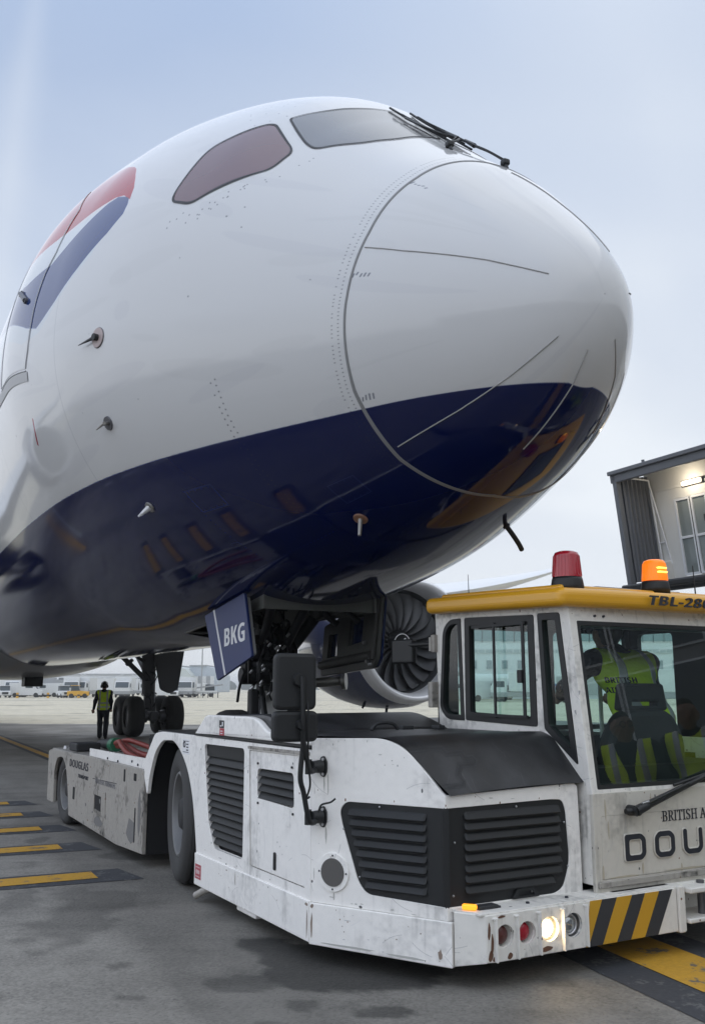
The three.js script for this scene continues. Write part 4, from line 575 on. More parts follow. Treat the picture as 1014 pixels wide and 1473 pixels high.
    P4(S, [...R2(12, -3.9, -1.2, .15, .5, .07, .05), ...R2(12, -3.9, -1.3, .5, .86, .02, .03), [-1.25, .5, .05, .22], [-1.5, .3, .14, .12], [-2.7, .24, .16, .06]], 'oil_stain', mat([.17, .165, .16], .7)); P4(S, R2(10, -4.0, -1.2, .12, .3, .03, .008), 'scrape_mark', bare); }
  // ---- cab
  const CX = 1.5, cab = sub('cab_shell', tug), CS = frameM(CX, 0, 0, 1), tau = R(7.1), ct = Math.cos(tau), st = Math.sin(tau);
  const W1 = [[1.60, 1.50], [1.655, 2.105], [1.745, 2.178], [1.89, 2.178], [1.915, 1.41], [1.69, 1.414]], W2 = [[1.943, 2.179], [2.742, 2.150], [2.747, 1.392], [1.936, 1.414]], W3 = [[2.785, 2.156], [3.005, 2.148], [3.128, 1.165], [2.822, 1.38]];
  obj('cab_side', plate(rpoly([[1.56, .45], [3.24, .45], [3.235, 1.0], [3.072, 2.195], [1.545, 2.245], [1.58, 1.4]], .01), [rpoly(W1, [.05, .06, .07, .01, .01, .09], P), rpoly(W2, .02, P), rpoly(W3, .02, P)], .05, CS, .006), M.whiteDirty, cab);
  const win = (name, pts, r, w, panes) => { const f = sub(name, tug); obj('window_frame', plate(rpoly(pts, r), [rpoly(inset(pts, w), Array.isArray(r) ? r.map(x => x * .8) : r, P)], .05, at(0, 0, .006, CS), .003), M.black, f); panes.forEach((q, i) => { const g = new THREE.ShapeGeometry(rpoly(q, .01)); g.applyMatrix4(at(0, 0, -.02 - i * .012, CS)); obj('pane', g, M.glass, f); }); return f; };
  win('rear_quarter_window', W1, [.05, .06, .07, .01, .01, .09], .035, [inset(W1, .03)]);
  const sw = win('sliding_window', W2, .02, .058, [[[2.0, 2.12], [2.335, 2.11], [2.335, 1.45], [2.0, 1.46]], [[2.29, 2.115], [2.69, 2.10], [2.69, 1.445], [2.29, 1.45]]]);
  obj('sash', [bx(.014, .68, .022, CX - .016, 1.78, 2.315, .004), bx(.012, .66, .03, CX - .02, 1.78, 2.645, .004), bx(.012, .02, .62, CX - .016, 1.455, 2.36), bx(.012, .02, .62, CX - .016, 2.10, 2.36)], M.black, sw); obj('latch', bx(.03, .09, .05, CX - .03, 1.73, 2.62, .008), M.black, sw);
  win('front_quarter_window', W3, .02, .042, [inset(W3, .035)]);
  const WS = new THREE.Matrix4().makeBasis(V3(1, 0, 0), V3(0, ct, -st), V3(0, st, ct)).setPosition(0, 1.0, 3.242), ho = [[1.542, .015], [1.552, 1.105], [XR - .05, 1.105], [XR - .04, .015]];
  obj('windscreen_surround', plate(rpoly([[1.497, -.005], [1.497, 1.20], [XR, 1.20], [XR, -.005]]), [rpoly(ho, .02, P)], .05, WS, .006), M.whiteDirty, cab);
  const ws = sub('windscreen', tug); obj('seal', plate(rpoly(ho, .02), [rpoly(inset(ho, .034), .015, P)], .02, at(0, 0, -.002, WS)), M.black, ws);
  { const g = new THREE.ShapeGeometry(rpoly(inset(ho, .02), .01)); g.applyMatrix4(at(0, 0, -.012, WS)); obj('pane', g, M.screen, ws); }
  // front apron of the cab with raised letters
  const FA = frameM(0, 3.246, 1, 0);
  obj('cab_front', plate(rpoly([[1.497, .40], [1.497, 1.0], [XR, 1.0], [XR, .40]], .008), [rpoly([[1.56, .865], [XR - .06, .865], [XR - .06, .478], [1.545, .478]], .012, P)], .03, FA, .004), M.cream, cab);
  obj('hatch_panel', plate(rpoly([[1.565, .860], [XR - .065, .860], [XR - .065, .483], [1.551, .483]], .010), null, .028, at(0, 0, -.001, FA), .003), M.cream, cab);
  P4(FA, [[1.60, .90, .008, .07], [1.62, .78, .006, .06], [1.9, .53, .008, .04], [2.25, .50, .010, .03], [2.0, .94, .005, .05], [1.56, .52, .010, .05], [1.75, .488, .15, .006], [2.3, .49, .2, .006]], 'grime_mark', mat([.44, .39, .30], .7));
  P4(CS, [[3.15, 1.62, .03, .02], [3.14, 1.50, .025, .02], [3.16, 1.40, .02, .03], [3.19, 1.1, .01, .06]], 'grime_mark', mat([.36, .36, .35], .7));
  obj('cab_sill', bx(2.1, .04, .03, 2.56, .455, 3.248, .008), M.grey, cab);
  const letter = { D: [[[0, 0], [.8, 0], [1, .2], [1, .8], [.8, 1], [0, 1]], [[.2, .2], [.72, .2], [.8, .28], [.8, .72], [.72, .8], [.2, .8]]], O: [[[.2, 0], [.8, 0], [1, .2], [1, .8], [.8, 1], [.2, 1], [0, .8], [0, .2]], [[.28, .2], [.72, .2], [.8, .28], [.8, .72], [.72, .8], [.28, .8], [.2, .72], [.2, .28]]], U: [[[0, 1], [0, .2], [.2, 0], [.8, 0], [1, .2], [1, 1], [.8, 1], [.8, .28], [.72, .2], [.28, .2], [.2, .28], [.2, 1]]], G: [[[1, .75], [1, .8], [.8, 1], [.2, 1], [0, .8], [0, .2], [.2, 0], [.8, 0], [1, .2], [1, .55], [.5, .55], [.5, .38], [.8, .38], [.8, .28], [.72, .2], [.28, .2], [.2, .28], [.2, .72], [.28, .8], [.72, .8], [.8, .75]]], L: [[[0, 0], [.9, 0], [.9, .2], [.2, .2], [.2, 1], [0, 1]]], A: [[[0, 0], [.2, 0], [.2, .35], [.8, .35], [.8, 0], [1, 0], [1, .8], [.8, 1], [.2, 1], [0, .8]], [[.2, .52], [.8, .52], [.8, .72], [.72, .8], [.28, .8], [.2, .72]]], S: [[[0, 0], [.8, 0], [1, .2], [1, .42], [.85, .6], [.2, .6], [.2, .8], [1, .8], [1, 1], [.2, 1], [0, .8], [0, .55], [.15, .4], [.8, .4], [.8, .2], [0, .2]]] };
  [...'DOUGLAS'].forEach((ch, i) => { const x = 1.742 + i * .2625, w = .182, h = .160, q = letter[ch].map(p => p.map(([a, b]) => [x + a * w, .578 + b * h])); const s = rpoly(q[0], .02); const f = sub('raised_letter', tug);
    obj('letter_edge', plate(rpoly(inset(q[0], -.006), .024), q[1] ? [rpoly(inset(q[1], .006), .018, P)] : null, .012, at(0, 0, .012, FA), .004), M.cream, f); obj('letter_face', plate(s, q[1] ? [rpoly(q[1], .02, P)] : null, .004, at(0, 0, .0135, FA), .001), M.ink, f); });
  obj('lettering', text('BRITISH AIRWAYS', 'serif_regular', .066, at(2.09, .795, .001, FA), { center: false, sx: .92 }), M.ink, tug);
  const wp = sub('windscreen_wiper', tug);
  obj('motor_cap', [bar(V3(1.80, .885, 3.25), V3(1.80, .888, 3.335), .034, .030, 20), bar(V3(1.73, .884, 3.29), V3(1.80, .886, 3.30), .018)], M.black, wp); obj('arm', [bar(V3(1.79, .885, 3.315), V3(1.90, .915, 3.31), .034, .030, 8), bar(V3(1.88, .91, 3.31), V3(2.62, 1.10, 3.275), .026, .012, 6), bar(V3(1.88, .925, 3.325), V3(2.3, 1.03, 3.30), .012, .010, 6)], M.black, wp); obj('blade', bar(V3(2.2, 1.02, 3.265), V3(3.2, 1.2, 3.235), .010), M.black, wp); obj('spring', bar(V3(1.84, .93, 3.325), V3(1.9, .94, 3.325), .007), M.steel, wp);
  // other cab walls, floor, lining
  const RW = frameM(XR, 0, 0, -1), BW = frameM(XR, 1.56, -1, 0);
  obj('cab_right_wall', plate(rpoly([[-3.24, .45], [-1.55, .45], [-1.55, 2.23], [-3.07, 2.19], [-3.235, 1.0]], .01), [rpoly([[-2.10, 1.05], [-1.70, 1.05], [-1.70, 2.12], [-2.10, 2.12]], .05, P)], .05, RW), M.dark, cab);
  obj('cab_rear_wall', plate(rpoly([[.005, .5], [XR - CX - .005, .5], [XR - CX - .005, 2.235], [.005, 2.235]], .01), [rpoly([[.10, 1.25], [.95, 1.25], [.95, 2.12], [.10, 2.12]], .06, P), rpoly([[1.1, 1.3], [1.95, 1.3], [1.95, 2.12], [1.1, 2.12]], .06, P)], .05, BW), M.dark, cab);
  obj('cab_lining', [bx(2.05, .03, 1.5, 2.56, 2.175, 2.34), bx(2.05, .05, 1.6, 2.56, .60, 2.42)], M.dark, cab);
  obj('window_glass', [(() => { const g = new THREE.ShapeGeometry(rpoly([[-2.12, 1.03], [-1.68, 1.03], [-1.68, 2.14], [-2.12, 2.14]])); return g.applyMatrix4(at(0, 0, -.025, RW)); })(), (() => { const g = new THREE.ShapeGeometry(rpoly([[.08, 1.23], [1.97, 1.23], [1.97, 2.14], [.08, 2.14]])); return g.applyMatrix4(at(0, 0, -.027, BW)); })()], M.glass, cab);
  obj('dashboard', [bx(2.0, .18, .36, 2.56, .92, 3.0, .04), bx(1.0, .5, .3, 2.2, .8, 1.85, .04), bx(.5, .16, .3, 2.7, 1.02, 1.78, .04)], M.dark, tug);
  obj('sun_visor', bx(1.9, .10, .02, 2.58, 2.10, 3.03, .005), mat([.05, .07, .07], .4), tug);
  const seat = sub('driver_seat', tug), fab = metric(mat([.020, .021, .024], .9, { bumpMap: T.fine, bumpScale: .002 }));
  obj('seat_back', (() => { const g = plate(rpoly([[-.40, -.06], [.40, -.06], [.39, .30], [.24, .52], [-.24, .52], [-.39, .30]], .1), null, .14, null, .04); return g.rotateX(.08).translate(2.55, .97, 2.72); })(), fab, seat);
  obj('headrest', (() => { const g = plate(rpoly([[-.235, .0], [.235, .0], [.20, .20], [-.20, .20]], .03), [rpoly([[-.13, .035], [.13, .035], [.13, .065], [-.13, .065]], .01, P)], .10, null, .02); return g.translate(2.58, 1.485, 2.70); })(), fab, seat);
  obj('seat_cushion', bx(.62, .14, .6, 2.55, .92, 2.42, .05), fab, seat); obj('seat_post', bx(.4, .3, .4, 2.55, .72, 2.45, .03), M.black, seat);
  obj('grab_pole', bar(V3(3.05, .65, 1.75), V3(3.05, 2.15, 1.75), .018), M.sign, tug);
  // roof, beacons, aerial
  const RM = new THREE.Matrix4().makeTranslation(0, 2.176, 3.17).multiply(new THREE.Matrix4().makeRotationX(R(1.9)));
  obj('cab_roof', (() => { const s = new THREE.Shape(); s.moveTo(1.45, -1.62); s.lineTo(XR + .05, -1.62); s.quadraticCurveTo(XR + .12, -1.62, XR + .12, -1.55); s.lineTo(XR + .12, -.03); s.quadraticCurveTo(2.6, .15, 1.43, -.01); s.quadraticCurveTo(1.385, -.02, 1.385, -.08); s.lineTo(1.385, -1.55); s.quadraticCurveTo(1.385, -1.62, 1.45, -1.62); const g = new THREE.ExtrudeGeometry(s, { depth: .028, bevelEnabled: true, bevelThickness: .048, bevelSize: .048, bevelOffset: -.048, bevelSegments: 5, curveSegments: 20 }); g.rotateX(Math.PI / 2); g.translate(0, .078, 0); return g.applyMatrix4(RM); })(), M.yellow, tug);
  obj('roof_deck', (() => { const g = bx(2.1, .04, 1.4, 2.56, .138, -.86, .02); return g.applyMatrix4(RM); })(), M.yellow, tug);
  const hatch = sub('roof_hatch', tug); obj('hatch_rim', [bx(.86, .03, .05, 2.5, .172, -.42, .01), bx(.86, .03, .05, 2.5, .172, -1.12, .01), bx(.05, .03, .75, 2.09, .172, -.77, .01), bx(.05, .03, .75, 2.91, .172, -.77, .01)].map(g => g.applyMatrix4(RM)), M.black, hatch); obj('hatch_glass', bx(.8, .012, .68, 2.5, .166, -.77).applyMatrix4(RM), mat([.02, .03, .032], .05, { ior: 1.6 }), hatch);
  obj('lettering', (() => { const g = text('TBL-280', 'sans_bold', .066, null, { center: false, sx: 1.9, slant: .40, depth: .006 }); g.rotateX(-.05); g.rotateY(.03); return g.translate(2.06, 2.205, 3.258); })(), M.ink, tug);
  obj('roof_stud', [1.72, 1.80].map(x => bar(V3(x, 2.125, 3.09), V3(x, 2.127, 3.115), .008)), M.ink, tug);
  const beacon = (x, z, y, m, label, glow) => { const f = sub('beacon', tug); f.position.set(x, y, z); f.userData.label = label; obj('base', lathe([[.001, .07], [.10, .06], [.105, .045], [.112, .0], [.112, -.05], [.001, -.05]].reverse(), 32), M.black, f); obj('lens', lathe([[.001, .245], [.05, .243], [.078, .232], [.088, .21], [.098, .10], [.100, .062]].reverse(), 40), m, f); obj('lens_rib', [.0].flatMap(() => Array.from({ length: 26 }, (_, i) => { const a = i / 26 * 6.283; return bar(V3(.0995 * Math.cos(a), .07, .0995 * Math.sin(a)), V3(.088 * Math.cos(a), .21, .088 * Math.sin(a)), .003, .003, 5); })), m, f); return f; };
  beacon(1.635, 2.95, 2.335, mat([.40, .008, .02], .22, { clearcoat: .6 }), 'red beacon lamp, unlit');
  const b2 = beacon(2.48, 2.95, 2.365, mat([.85, .22, .005], .3, { emissive: new THREE.Color(1, .22, .005), emissiveIntensity: .42 }), 'amber beacon lamp, lit');
  b2.scale.set(.92, .86, .92); obj('glow', [bx(.09, .014, .03, -.01, .13, .09, .005), bx(.09, .014, .03, -.01, .165, .085, .005)], mat([1, .6, .1], .4, { emissive: new THREE.Color(1, .5, .08), emissiveIntensity: 2.2 }), b2);
  obj('aerial', bar(V3(1.52, 2.30, 1.98), V3(1.515, 2.51, 1.98), .004, .002, 6), M.black, tug); obj('aerial', bar(V3(2.9, 2.34, 2.95), V3(2.9, 2.56, 2.94), .006, .003, 6), M.black, tug);
  // brackets and the small rear-facing mirror behind the cab
  obj('cab_hinge', [bx(.05, .14, .05, 1.49, 2.0, 1.55, .01), bar(V3(1.47, 2.05, 1.53), V3(1.47, 1.94, 1.53), .02)], M.grey, tug); obj('cab_hinge', bx(.07, .20, .06, 1.47, 1.60, 1.55, .01), M.grey, tug);
  const m2 = sub('rear_mirror', tug); obj('arm', bar(V3(1.49, 2.0, 1.53), V3(1.46, 2.0, 1.2), .02), M.black, m2); obj('housing', bx(.06, .20, .24, 1.455, 1.95, 1.15, .02, [0, .25, 0]), M.black, m2);
  // door mirrors on their arms at the left front corner
  const mr = sub('door_mirror', tug);
  const shell = (w, h, x, y) => { const g = plate(rpoly([[-w / 2, -h / 2], [w / 2, -h / 2], [w / 2, h / 2], [-w / 2, h / 2]], .045), null, .075, null, .022); return g.rotateY(-.12).translate(x, y, 2.53); };
  obj('housing', shell(.272, .345, -.214, 1.690), M.plastic, mr); obj('housing', shell(.292, .186, -.211, 1.419), M.plastic, mr);
  obj('mirror_glass', [bx(.23, .30, .006, -.214, 1.69, 2.452, .002, [0, -.12, 0]), bx(.25, .15, .006, -.211, 1.419, 2.452, .002, [0, -.12, 0])], M.alu, mr);
  obj('clamp', [(() => { const g = new THREE.CylinderGeometry(.042, .048, .03, 6); g.rotateX(Math.PI / 2); return g.translate(-.20, 1.70, 2.545); })(), (() => { const g = new THREE.CylinderGeometry(.032, .036, .03, 6); g.rotateX(Math.PI / 2); return g.translate(-.185, 1.43, 2.545); })()], M.black, mr);
  obj('arm', [tube([V3(-.19, 1.72, 2.56), V3(-.185, 1.6, 2.565), V3(-.18, 1.45, 2.56), V3(-.165, 1.32, 2.53), V3(-.165, 1.1, 2.5), V3(-.14, 1.03, 2.49), V3(-.082, .845, 2.47), V3(-.03, .84, 2.44)], .017, 8, 60), tube([V3(-.19, 1.40, 2.56), V3(-.15, 1.27, 2.53), V3(-.088, 1.15, 2.48), V3(-.03, 1.145, 2.43)], .017, 8, 40)], M.black, mr);
  obj('arm_cable', tube([V3(-.16, 1.58, 2.57), V3(-.155, 1.5, 2.58), V3(-.13, 1.22, 2.53), V3(-.10, 1.06, 2.5), V3(-.12, .98, 2.49), V3(-.10, 1.0, 2.5)], .007, 6, 40), M.black, mr);
  for (const v of [1.165, .862]) { const f = sub('mirror_bracket', tug); const q = (u, vv, n) => V3(u, vv, n).applyMatrix4(F); obj('flange', plate(rpoly([[.06, v], [.078, v + .058], [.105, v + .066], [.125, v + .03], [.125, v - .03], [.105, v - .066], [.078, v - .058]], .012), null, .012, at(0, 0, .013, F), .003), M.black, f); obj('knuckle', [bar(q(.085, v, .01), q(.055, v, .07), .042, .036, 14), bar(q(.03, v - .045, .075), q(.03, v + .045, .075), .022, .022, 12)], M.black, f); obj('flange_bolt', [.045, -.045].map(d => bar(q(.100, v + d, .012), q(.100, v + d, .022), .010, .010, 6)), M.steel, f); }
  obj('bracket_pin', tube([V3(-.02, .90, 2.46), V3(-.02, .945, 2.5), V3(.02, .965, 2.55), V3(.045, .985, 2.56)], .006, 6, 20), M.black, tug);
}
// ground power cable lying on the tug's rear deck
{
  const c = thing('power_cable', 'coiled red rubber power cable with green plug collar on the rear deck of the tug', 'cable'); c.position.copy(tug.position); c.rotation.y = TUG_A;
  obj('plug', [bar(V3(.5, .955, -4.5), V3(.48, .965, -3.95), .055, .068, 16), bar(V3(.52, .945, -4.75), V3(.5, .955, -4.5), .04, .055, 12)], M.dark, c);
  obj('collar', [bar(V3(.48, .965, -3.95), V3(.48, .975, -3.80), .085, .082, 20)], M.green, c);
  obj('cable', [[0, .0, .0], [.05, .04, .02], [-.05, .03, -.05], [.02, -.03, .06]].map(([a, b, d]) => tube([V3(.48 + a * .3, .975 + b * .6, -3.8), V3(.46 + a, 1.0 + b, -3.45), V3(.42 + a * 2, .975 + b * 1.2, -3.0 + d), V3(.40 + a * 3, .94 + b + d * .3, -2.55), V3(.45 + a * 4, .91, -2.0)], .030, 8, 40)), M.hose, c);
}

// ---------------------------------------------------------------- people
function capsuleField(bones, k) { // bones [a, b, ra, rb]; smooth union of tapered capsules
  const B = bones.map(([a, b, ra, rb]) => { const d = b.clone().sub(a); return [a, d, Math.max(d.lengthSq(), 1e-9), ra, rb]; });
  return (x, y, z) => { let s = 0; for (const [a, d, l, ra, rb] of B) { const px = x - a.x, py = y - a.y, pz = z - a.z, t = cl((px * d.x + py * d.y + pz * d.z) / l); const e = Math.hypot(px - t * d.x, py - t * d.y, pz - t * d.z) - mix(ra, rb, t); s += Math.exp(-e / k); if (e < -.2) return -.2; } return -k * Math.log(s + 1e-30); };
}
function march(f, lo, hi, res) {
  const mc = new MarchingCubes(res, new THREE.MeshBasicMaterial(), false, false, 120000); mc.isolation = 0;
  const c = lo.clone().add(hi).multiplyScalar(.5), h = hi.clone().sub(lo).multiplyScalar(.5), half = res / 2;
  for (let k = 0; k < res; k++) for (let j = 0; j < res; j++) for (let i = 0; i < res; i++) mc.field[i + j * res + k * res * res] = -f(c.x + (i - half) / half * h.x, c.y + (j - half) / half * h.y, c.z + (k - half) / half * h.z);
  mc.update(); const g = new THREE.BufferGeometry(), n = mc.count, p = new Float32Array(n * 3);
  for (let i = 0; i < n; i++) { p[3 * i] = mc.positionArray[3 * i] * h.x + c.x; p[3 * i + 1] = mc.positionArray[3 * i + 1] * h.y + c.y; p[3 * i + 2] = mc.positionArray[3 * i + 2] * h.z + c.z; }
  g.setAttribute('position', new THREE.BufferAttribute(p, 3)); let m = mergeVertices(g, 1e-5); m.computeVertexNormals(); return m;
}
function bounds(bones, pad) { const lo = V3(9, 9, 9), hi = V3(-9, -9, -9); for (const [a, b, r, q] of bones) for (const [p, s] of [[a, r], [b, q]]) { lo.min(p.clone().addScalar(-s - pad)); hi.max(p.clone().addScalar(s + pad)); } return [lo, hi]; }
const blob = (bones, k, res, pad = .03) => march(capsuleField(bones, k), ...bounds(bones, pad), res);
const hiviz = metric(mat([.68, .88, .03], .75, { bumpMap: T.fine, bumpScale: .004 })), reflex = mat([.45, .46, .47], .4), navyCloth = metric(mat([.012, .014, .022], .85, { bumpMap: T.fine, bumpScale: .003 })), skinM = mat([.36, .20, .14], .55), skinD = mat([.22, .12, .08], .55), hairM = mat([.02, .015, .012], .8);
// facing +z, feet on y = 0; J holds joints that differ from standing straight
function person(label, J, o) {
  const p = thing('person', label, 'person'), q = {}; const D = { hip: [.10, .93, 0], knee: [.11, .50, .02], ankle: [.115, .09, -.01], toe: [.13, .035, .17], sh: [.185, 1.44, 0], el: [.25, 1.16, -.02], wr: [.26, .91, .05] };
  for (const s of ['L', 'R']) for (const k in D) { const v = D[k], x = s === 'L' ? 1 : -1; q[k + s] = J[k + s] ? V3(...J[k + s]) : V3(v[0] * x, v[1], v[2]); }
  for (const [k, v] of Object.entries({ pel: [0, .96, 0], wai: [0, 1.10, .01], che: [0, 1.32, .0], nec: [0, 1.50, -.01], hd: [0, 1.64, .015] })) q[k] = V3(...(J[k] || v));
  const fwd = J.face ? V3(...J.face).normalize() : V3(0, 0, 1), up = V3(0, 1, 0), rt = V3().crossVectors(up, fwd).normalize(), hp = (x, y, z) => q.hd.clone().addScaledVector(rt, x).addScaledVector(up, y).addScaledVector(fwd, z);
  const limbs = []; for (const s of ['L', 'R']) limbs.push([q['hip' + s], q['knee' + s], .082, .055], [q['knee' + s], q['ankle' + s], .054, .038], [q['ankle' + s], q['toe' + s], .042, .032], [q['sh' + s], q['el' + s], .048, .038], [q['el' + s], q['wr' + s], .038, .026]);
  const torso = [[q.pel.clone().add(V3(-.06, 0, 0)), q.pel.clone().add(V3(.06, 0, 0)), .105, .105], [q.wai.clone().add(V3(-.05, 0, 0)), q.wai.clone().add(V3(.05, 0, 0)), .10, .10], [q.che.clone().add(V3(-.075, 0, 0)), q.che.clone().add(V3(.075, 0, 0)), .105, .105], [q.shL, q.shR, .058, .058], [q.pel, q.che, .10, .10]];
  const headB = [[hp(0, .03, -.02), hp(0, .03, .012), .088, .082], [hp(0, -.03, .02), hp(0, -.085, .045), .06, .040], [hp(-.03, -.03, .04), hp(.03, -.03, .04), .035, .035], [q.nec.clone().add(V3(0, -.04, 0)), hp(0, -.06, -.015), .055, .052], [hp(0, .015, .088), hp(0, -.022, .106), .011, .014], [hp(-.035, .028, .075), hp(.035, .028, .075), .013, .013], [hp(-.02, -.055, .082), hp(.02, -.055, .082), .010, .010], [hp(.085, .005, -.005), hp(.082, -.03, .0), .018, .012], [hp(-.085, .005, -.005), hp(-.082, -.03, .0), .018, .012]];
  const hands = []; for (const s of ['L', 'R']) { const w = q['wr' + s], d = w.clone().sub(q['el' + s]).normalize(), sd = V3().crossVectors(d, V3(0, 0, 1)).normalize(), nn = V3().crossVectors(sd, d), b = [[w, w.clone().addScaledVector(d, .085), .026, .034]]; for (let i = 0; i < 4; i++) { const r = w.clone().addScaledVector(d, .09).addScaledVector(sd, (i - 1.5) * .02), l = [.034, .04, .037, .028][i], m = r.clone().addScaledVector(d, l).addScaledVector(nn, .008), e = m.clone().addScaledVector(d, l * .8).addScaledVector(nn, .022); b.push([r, m, .0095, .009], [m, e, .009, .007]); } const t0 = w.clone().addScaledVector(d, .035).addScaledVector(sd, -.028), t1 = t0.clone().addScaledVector(d, .035).addScaledVector(sd, -.022); b.push([t0, t1, .013, .011], [t1, t1.clone().addScaledVector(d, .028).addScaledVector(nn, .01), .011, .008]); hands.push(blob(b, .006, 40, .02)); }
  obj('body', [blob([...limbs, ...torso, [q.che, q.nec, .07, .06]], .018, 72), blob(headB, .012, 56), ...hands], o.skin || skinM, p);
  const inf = (bs, d) => bs.map(([a, b, r, s]) => [a, b, r + d, s + d]);
  obj('trousers', blob(inf([limbs[0], limbs[5], [limbs[1][0], limbs[1][1], .058, .056], [limbs[6][0], limbs[6][1], .058, .056], torso[0]], .022), .02, 64), navyCloth, p);
  obj('boots', [2, 7].map(i => blob(inf([limbs[i]], .018), .012, 28)), M.black, p);
  obj('jacket', blob(inf([limbs[3], limbs[4], limbs[8], limbs[9], ...torso.slice(1), [q.che, q.nec, .07, .05]], .018), .022, 72), navyCloth, p);
  const vf = capsuleField(inf(torso, .036), .022), low = q.pel.y - .06; const [lo, hi] = bounds(inf(torso, .036), .03);
  const cut = (x, y, z) => Math.max(vf(x, y, z), low - y, o.open ? .030 + .30 * Math.max(0, y - q.che.y + .05) - Math.abs(x - q.che.x) - (z > q.che.z ? 0 : 9) : -9, Math.abs(x - (q.shL.x + q.shR.x) / 2) - .205, -(Math.hypot((x - q.nec.x) * 1.0, (z - q.nec.z) * .8, (y - q.nec.y - .03) * .9) - .105));
  obj('hi_vis_vest', march(cut, lo, hi, 72), hiviz, p);
  // reflective tapes hug the vest a few millimetres proud
  const tape = (name, g) => obj(name, march((x, y, z) => Math.max(cut(x, y, z) - .004, g(x, y, z)), lo, hi, 84), reflex, p);
  if (o.bands) tape('reflective_band', (x, y, z) => Math.min(Math.abs(y - (q.wai.y + .02)) - .024, Math.abs(y - (q.wai.y - .10)) - .024));
  tape('reflective_brace', (x, y, z) => Math.abs(Math.abs(x - mix(q.wai.x, (q.shL.x + q.shR.x) / 2, cl((y - q.wai.y) / (q.che.y - q.wai.y)))) - .115) - .026);
  const hb = o.cap ? [[hp(0, .05, -.02), hp(0, .052, .014), .096, .090], [hp(0, .045, .07), hp(0, .035, .15), .05, .045]] : [[hp(0, .055, -.035), hp(0, .075, .0), .085, .072], [hp(0, .0, -.055), hp(0, .05, -.05), .055, .07]];
  if (o.cap) obj('hair', blob([[hp(0, .03, -.035), hp(0, .05, -.01), .088, .086], [hp(0, -.02, -.05), hp(0, -.06, -.035), .066, .056]], .014, 40), hairM, p);
  const hf = capsuleField(hb, .012), hbn = bounds(hb, .02);
  obj(o.cap ? 'cap' : 'hair', march((x, y, z) => Math.max(hf(x, y, z), o.cap ? q.hd.y + .022 - y : -9), ...hbn, 48), o.cap ? navyCloth : hairM, p);
  if (o.muffs) obj('ear_defenders', [-1, 1].map(s => bar(hp(s * .075, .0, -.01), hp(s * .12, .0, -.01), .045, .040, 16)).concat([tube([hp(-.10, .02, -.01), hp(-.085, .115, -.01), hp(0, .158, -.01), hp(.085, .115, -.01), hp(.10, .02, -.01)], .012, 6, 24)]), M.dark, p);
  obj('eyes', [-1, 1].map(s => new THREE.SphereGeometry(.012, 10, 8).translate(...hp(s * .032, .012, .083).toArray())), M.black, p);
  if (o.glasses) obj('glasses', [...[-1, 1].map(s => { const g = new THREE.TorusGeometry(.024, .004, 6, 16); g.applyQuaternion(new THREE.Quaternion().setFromUnitVectors(V3(0, 0, 1), fwd)); return g.translate(...hp(s * .032, .012, .106).toArray()); }), bar(hp(.056, .014, .10), hp(.09, .012, 0), .003)], M.black, p);
  return p;
}
{ // walking away beside the main gear
  const p = person('person in yellow hi-vis vest walking away towards the main landing gear', { kneeL: [.10, .50, .10], ankleL: [.10, .10, .16], toeL: [.11, .05, .32], kneeR: [-.10, .49, .02], ankleR: [-.11, .15, -.26], toeR: [-.12, .05, -.12], elR: [-.235, 1.17, -.06], wrR: [-.225, .95, .10], elL: [.25, 1.18, -.10], wrL: [.29, .95, -.06] }, { muffs: true, bands: true });
  p.position.set(-8.25, 0, -31.8); p.rotation.y = Math.PI + .15; p.scale.setScalar(1.04);
}
{ // driver, standing at the rear-facing controls of the cab, back to the windscreen
  const p = person('driver in green-yellow hi-vis vest inside the cab, back turned, leaning over the controls', { hipL: [.10, .80, -.08], hipR: [-.10, .80, -.08], kneeL: [.12, .46, .10], kneeR: [-.12, .46, .10], ankleL: [.12, .09, -.1], ankleR: [-.12, .09, -.1], toeL: [.13, .035, .08], toeR: [-.13, .035, .08], pel: [0, .84, -.10], wai: [0, .98, -.02], che: [.0, 1.19, .08], nec: [.03, 1.37, .15], hd: [.05, 1.51, .20], shL: [.205, 1.30, .12], shR: [-.205, 1.28, .12], elL: [.32, 1.08, .28], wrL: [.22, 1.02, .50], elR: [-.34, 1.06, .26], wrR: [-.25, 1.0, .5] }, { cap: true });
  p.position.copy(tugW(2.98, .54, 2.2)); p.rotation.y = TUG_A + Math.PI - .1; p.scale.set(1.3, 1.03, 1.15);
  const g = text('BRITISH', 'sans_bold', .045, null, { depth: .002, sx: 1.05 }), g2 = text('AIRWAYS', 'sans_bold', .045, null, { depth: .002, sx: 1.05 }); g.translate(0, .04, 0); g2.translate(0, -.04, 0);
  const l = obj('vest_lettering', [g, g2], M.ink, p); l.rotation.set(0, Math.PI, 0); l.rotation.x = .38; l.position.set(.20, 1.10, -.16);
}
// two bystanders just outside the frame, in front of the tug: seen only as reflections in its windscreen
{
  const a = person('person with glasses and dark jacket under an open yellow vest, standing before the cab', { face: [-.5, .1, 1] }, { open: true, glasses: true, skin: skinD });
  a.position.set(3.36, 0, -5.9); a.rotation.y = -1.75; a.scale.setScalar(.98);
  const b = person('person in closed yellow hi-vis vest standing behind the bystander before the cab', { face: [-.3, .05, 1] }, { skin: skinD, bands: true });
  b.position.set(3.60, 0, -6.38); b.rotation.y = -1.6;
}

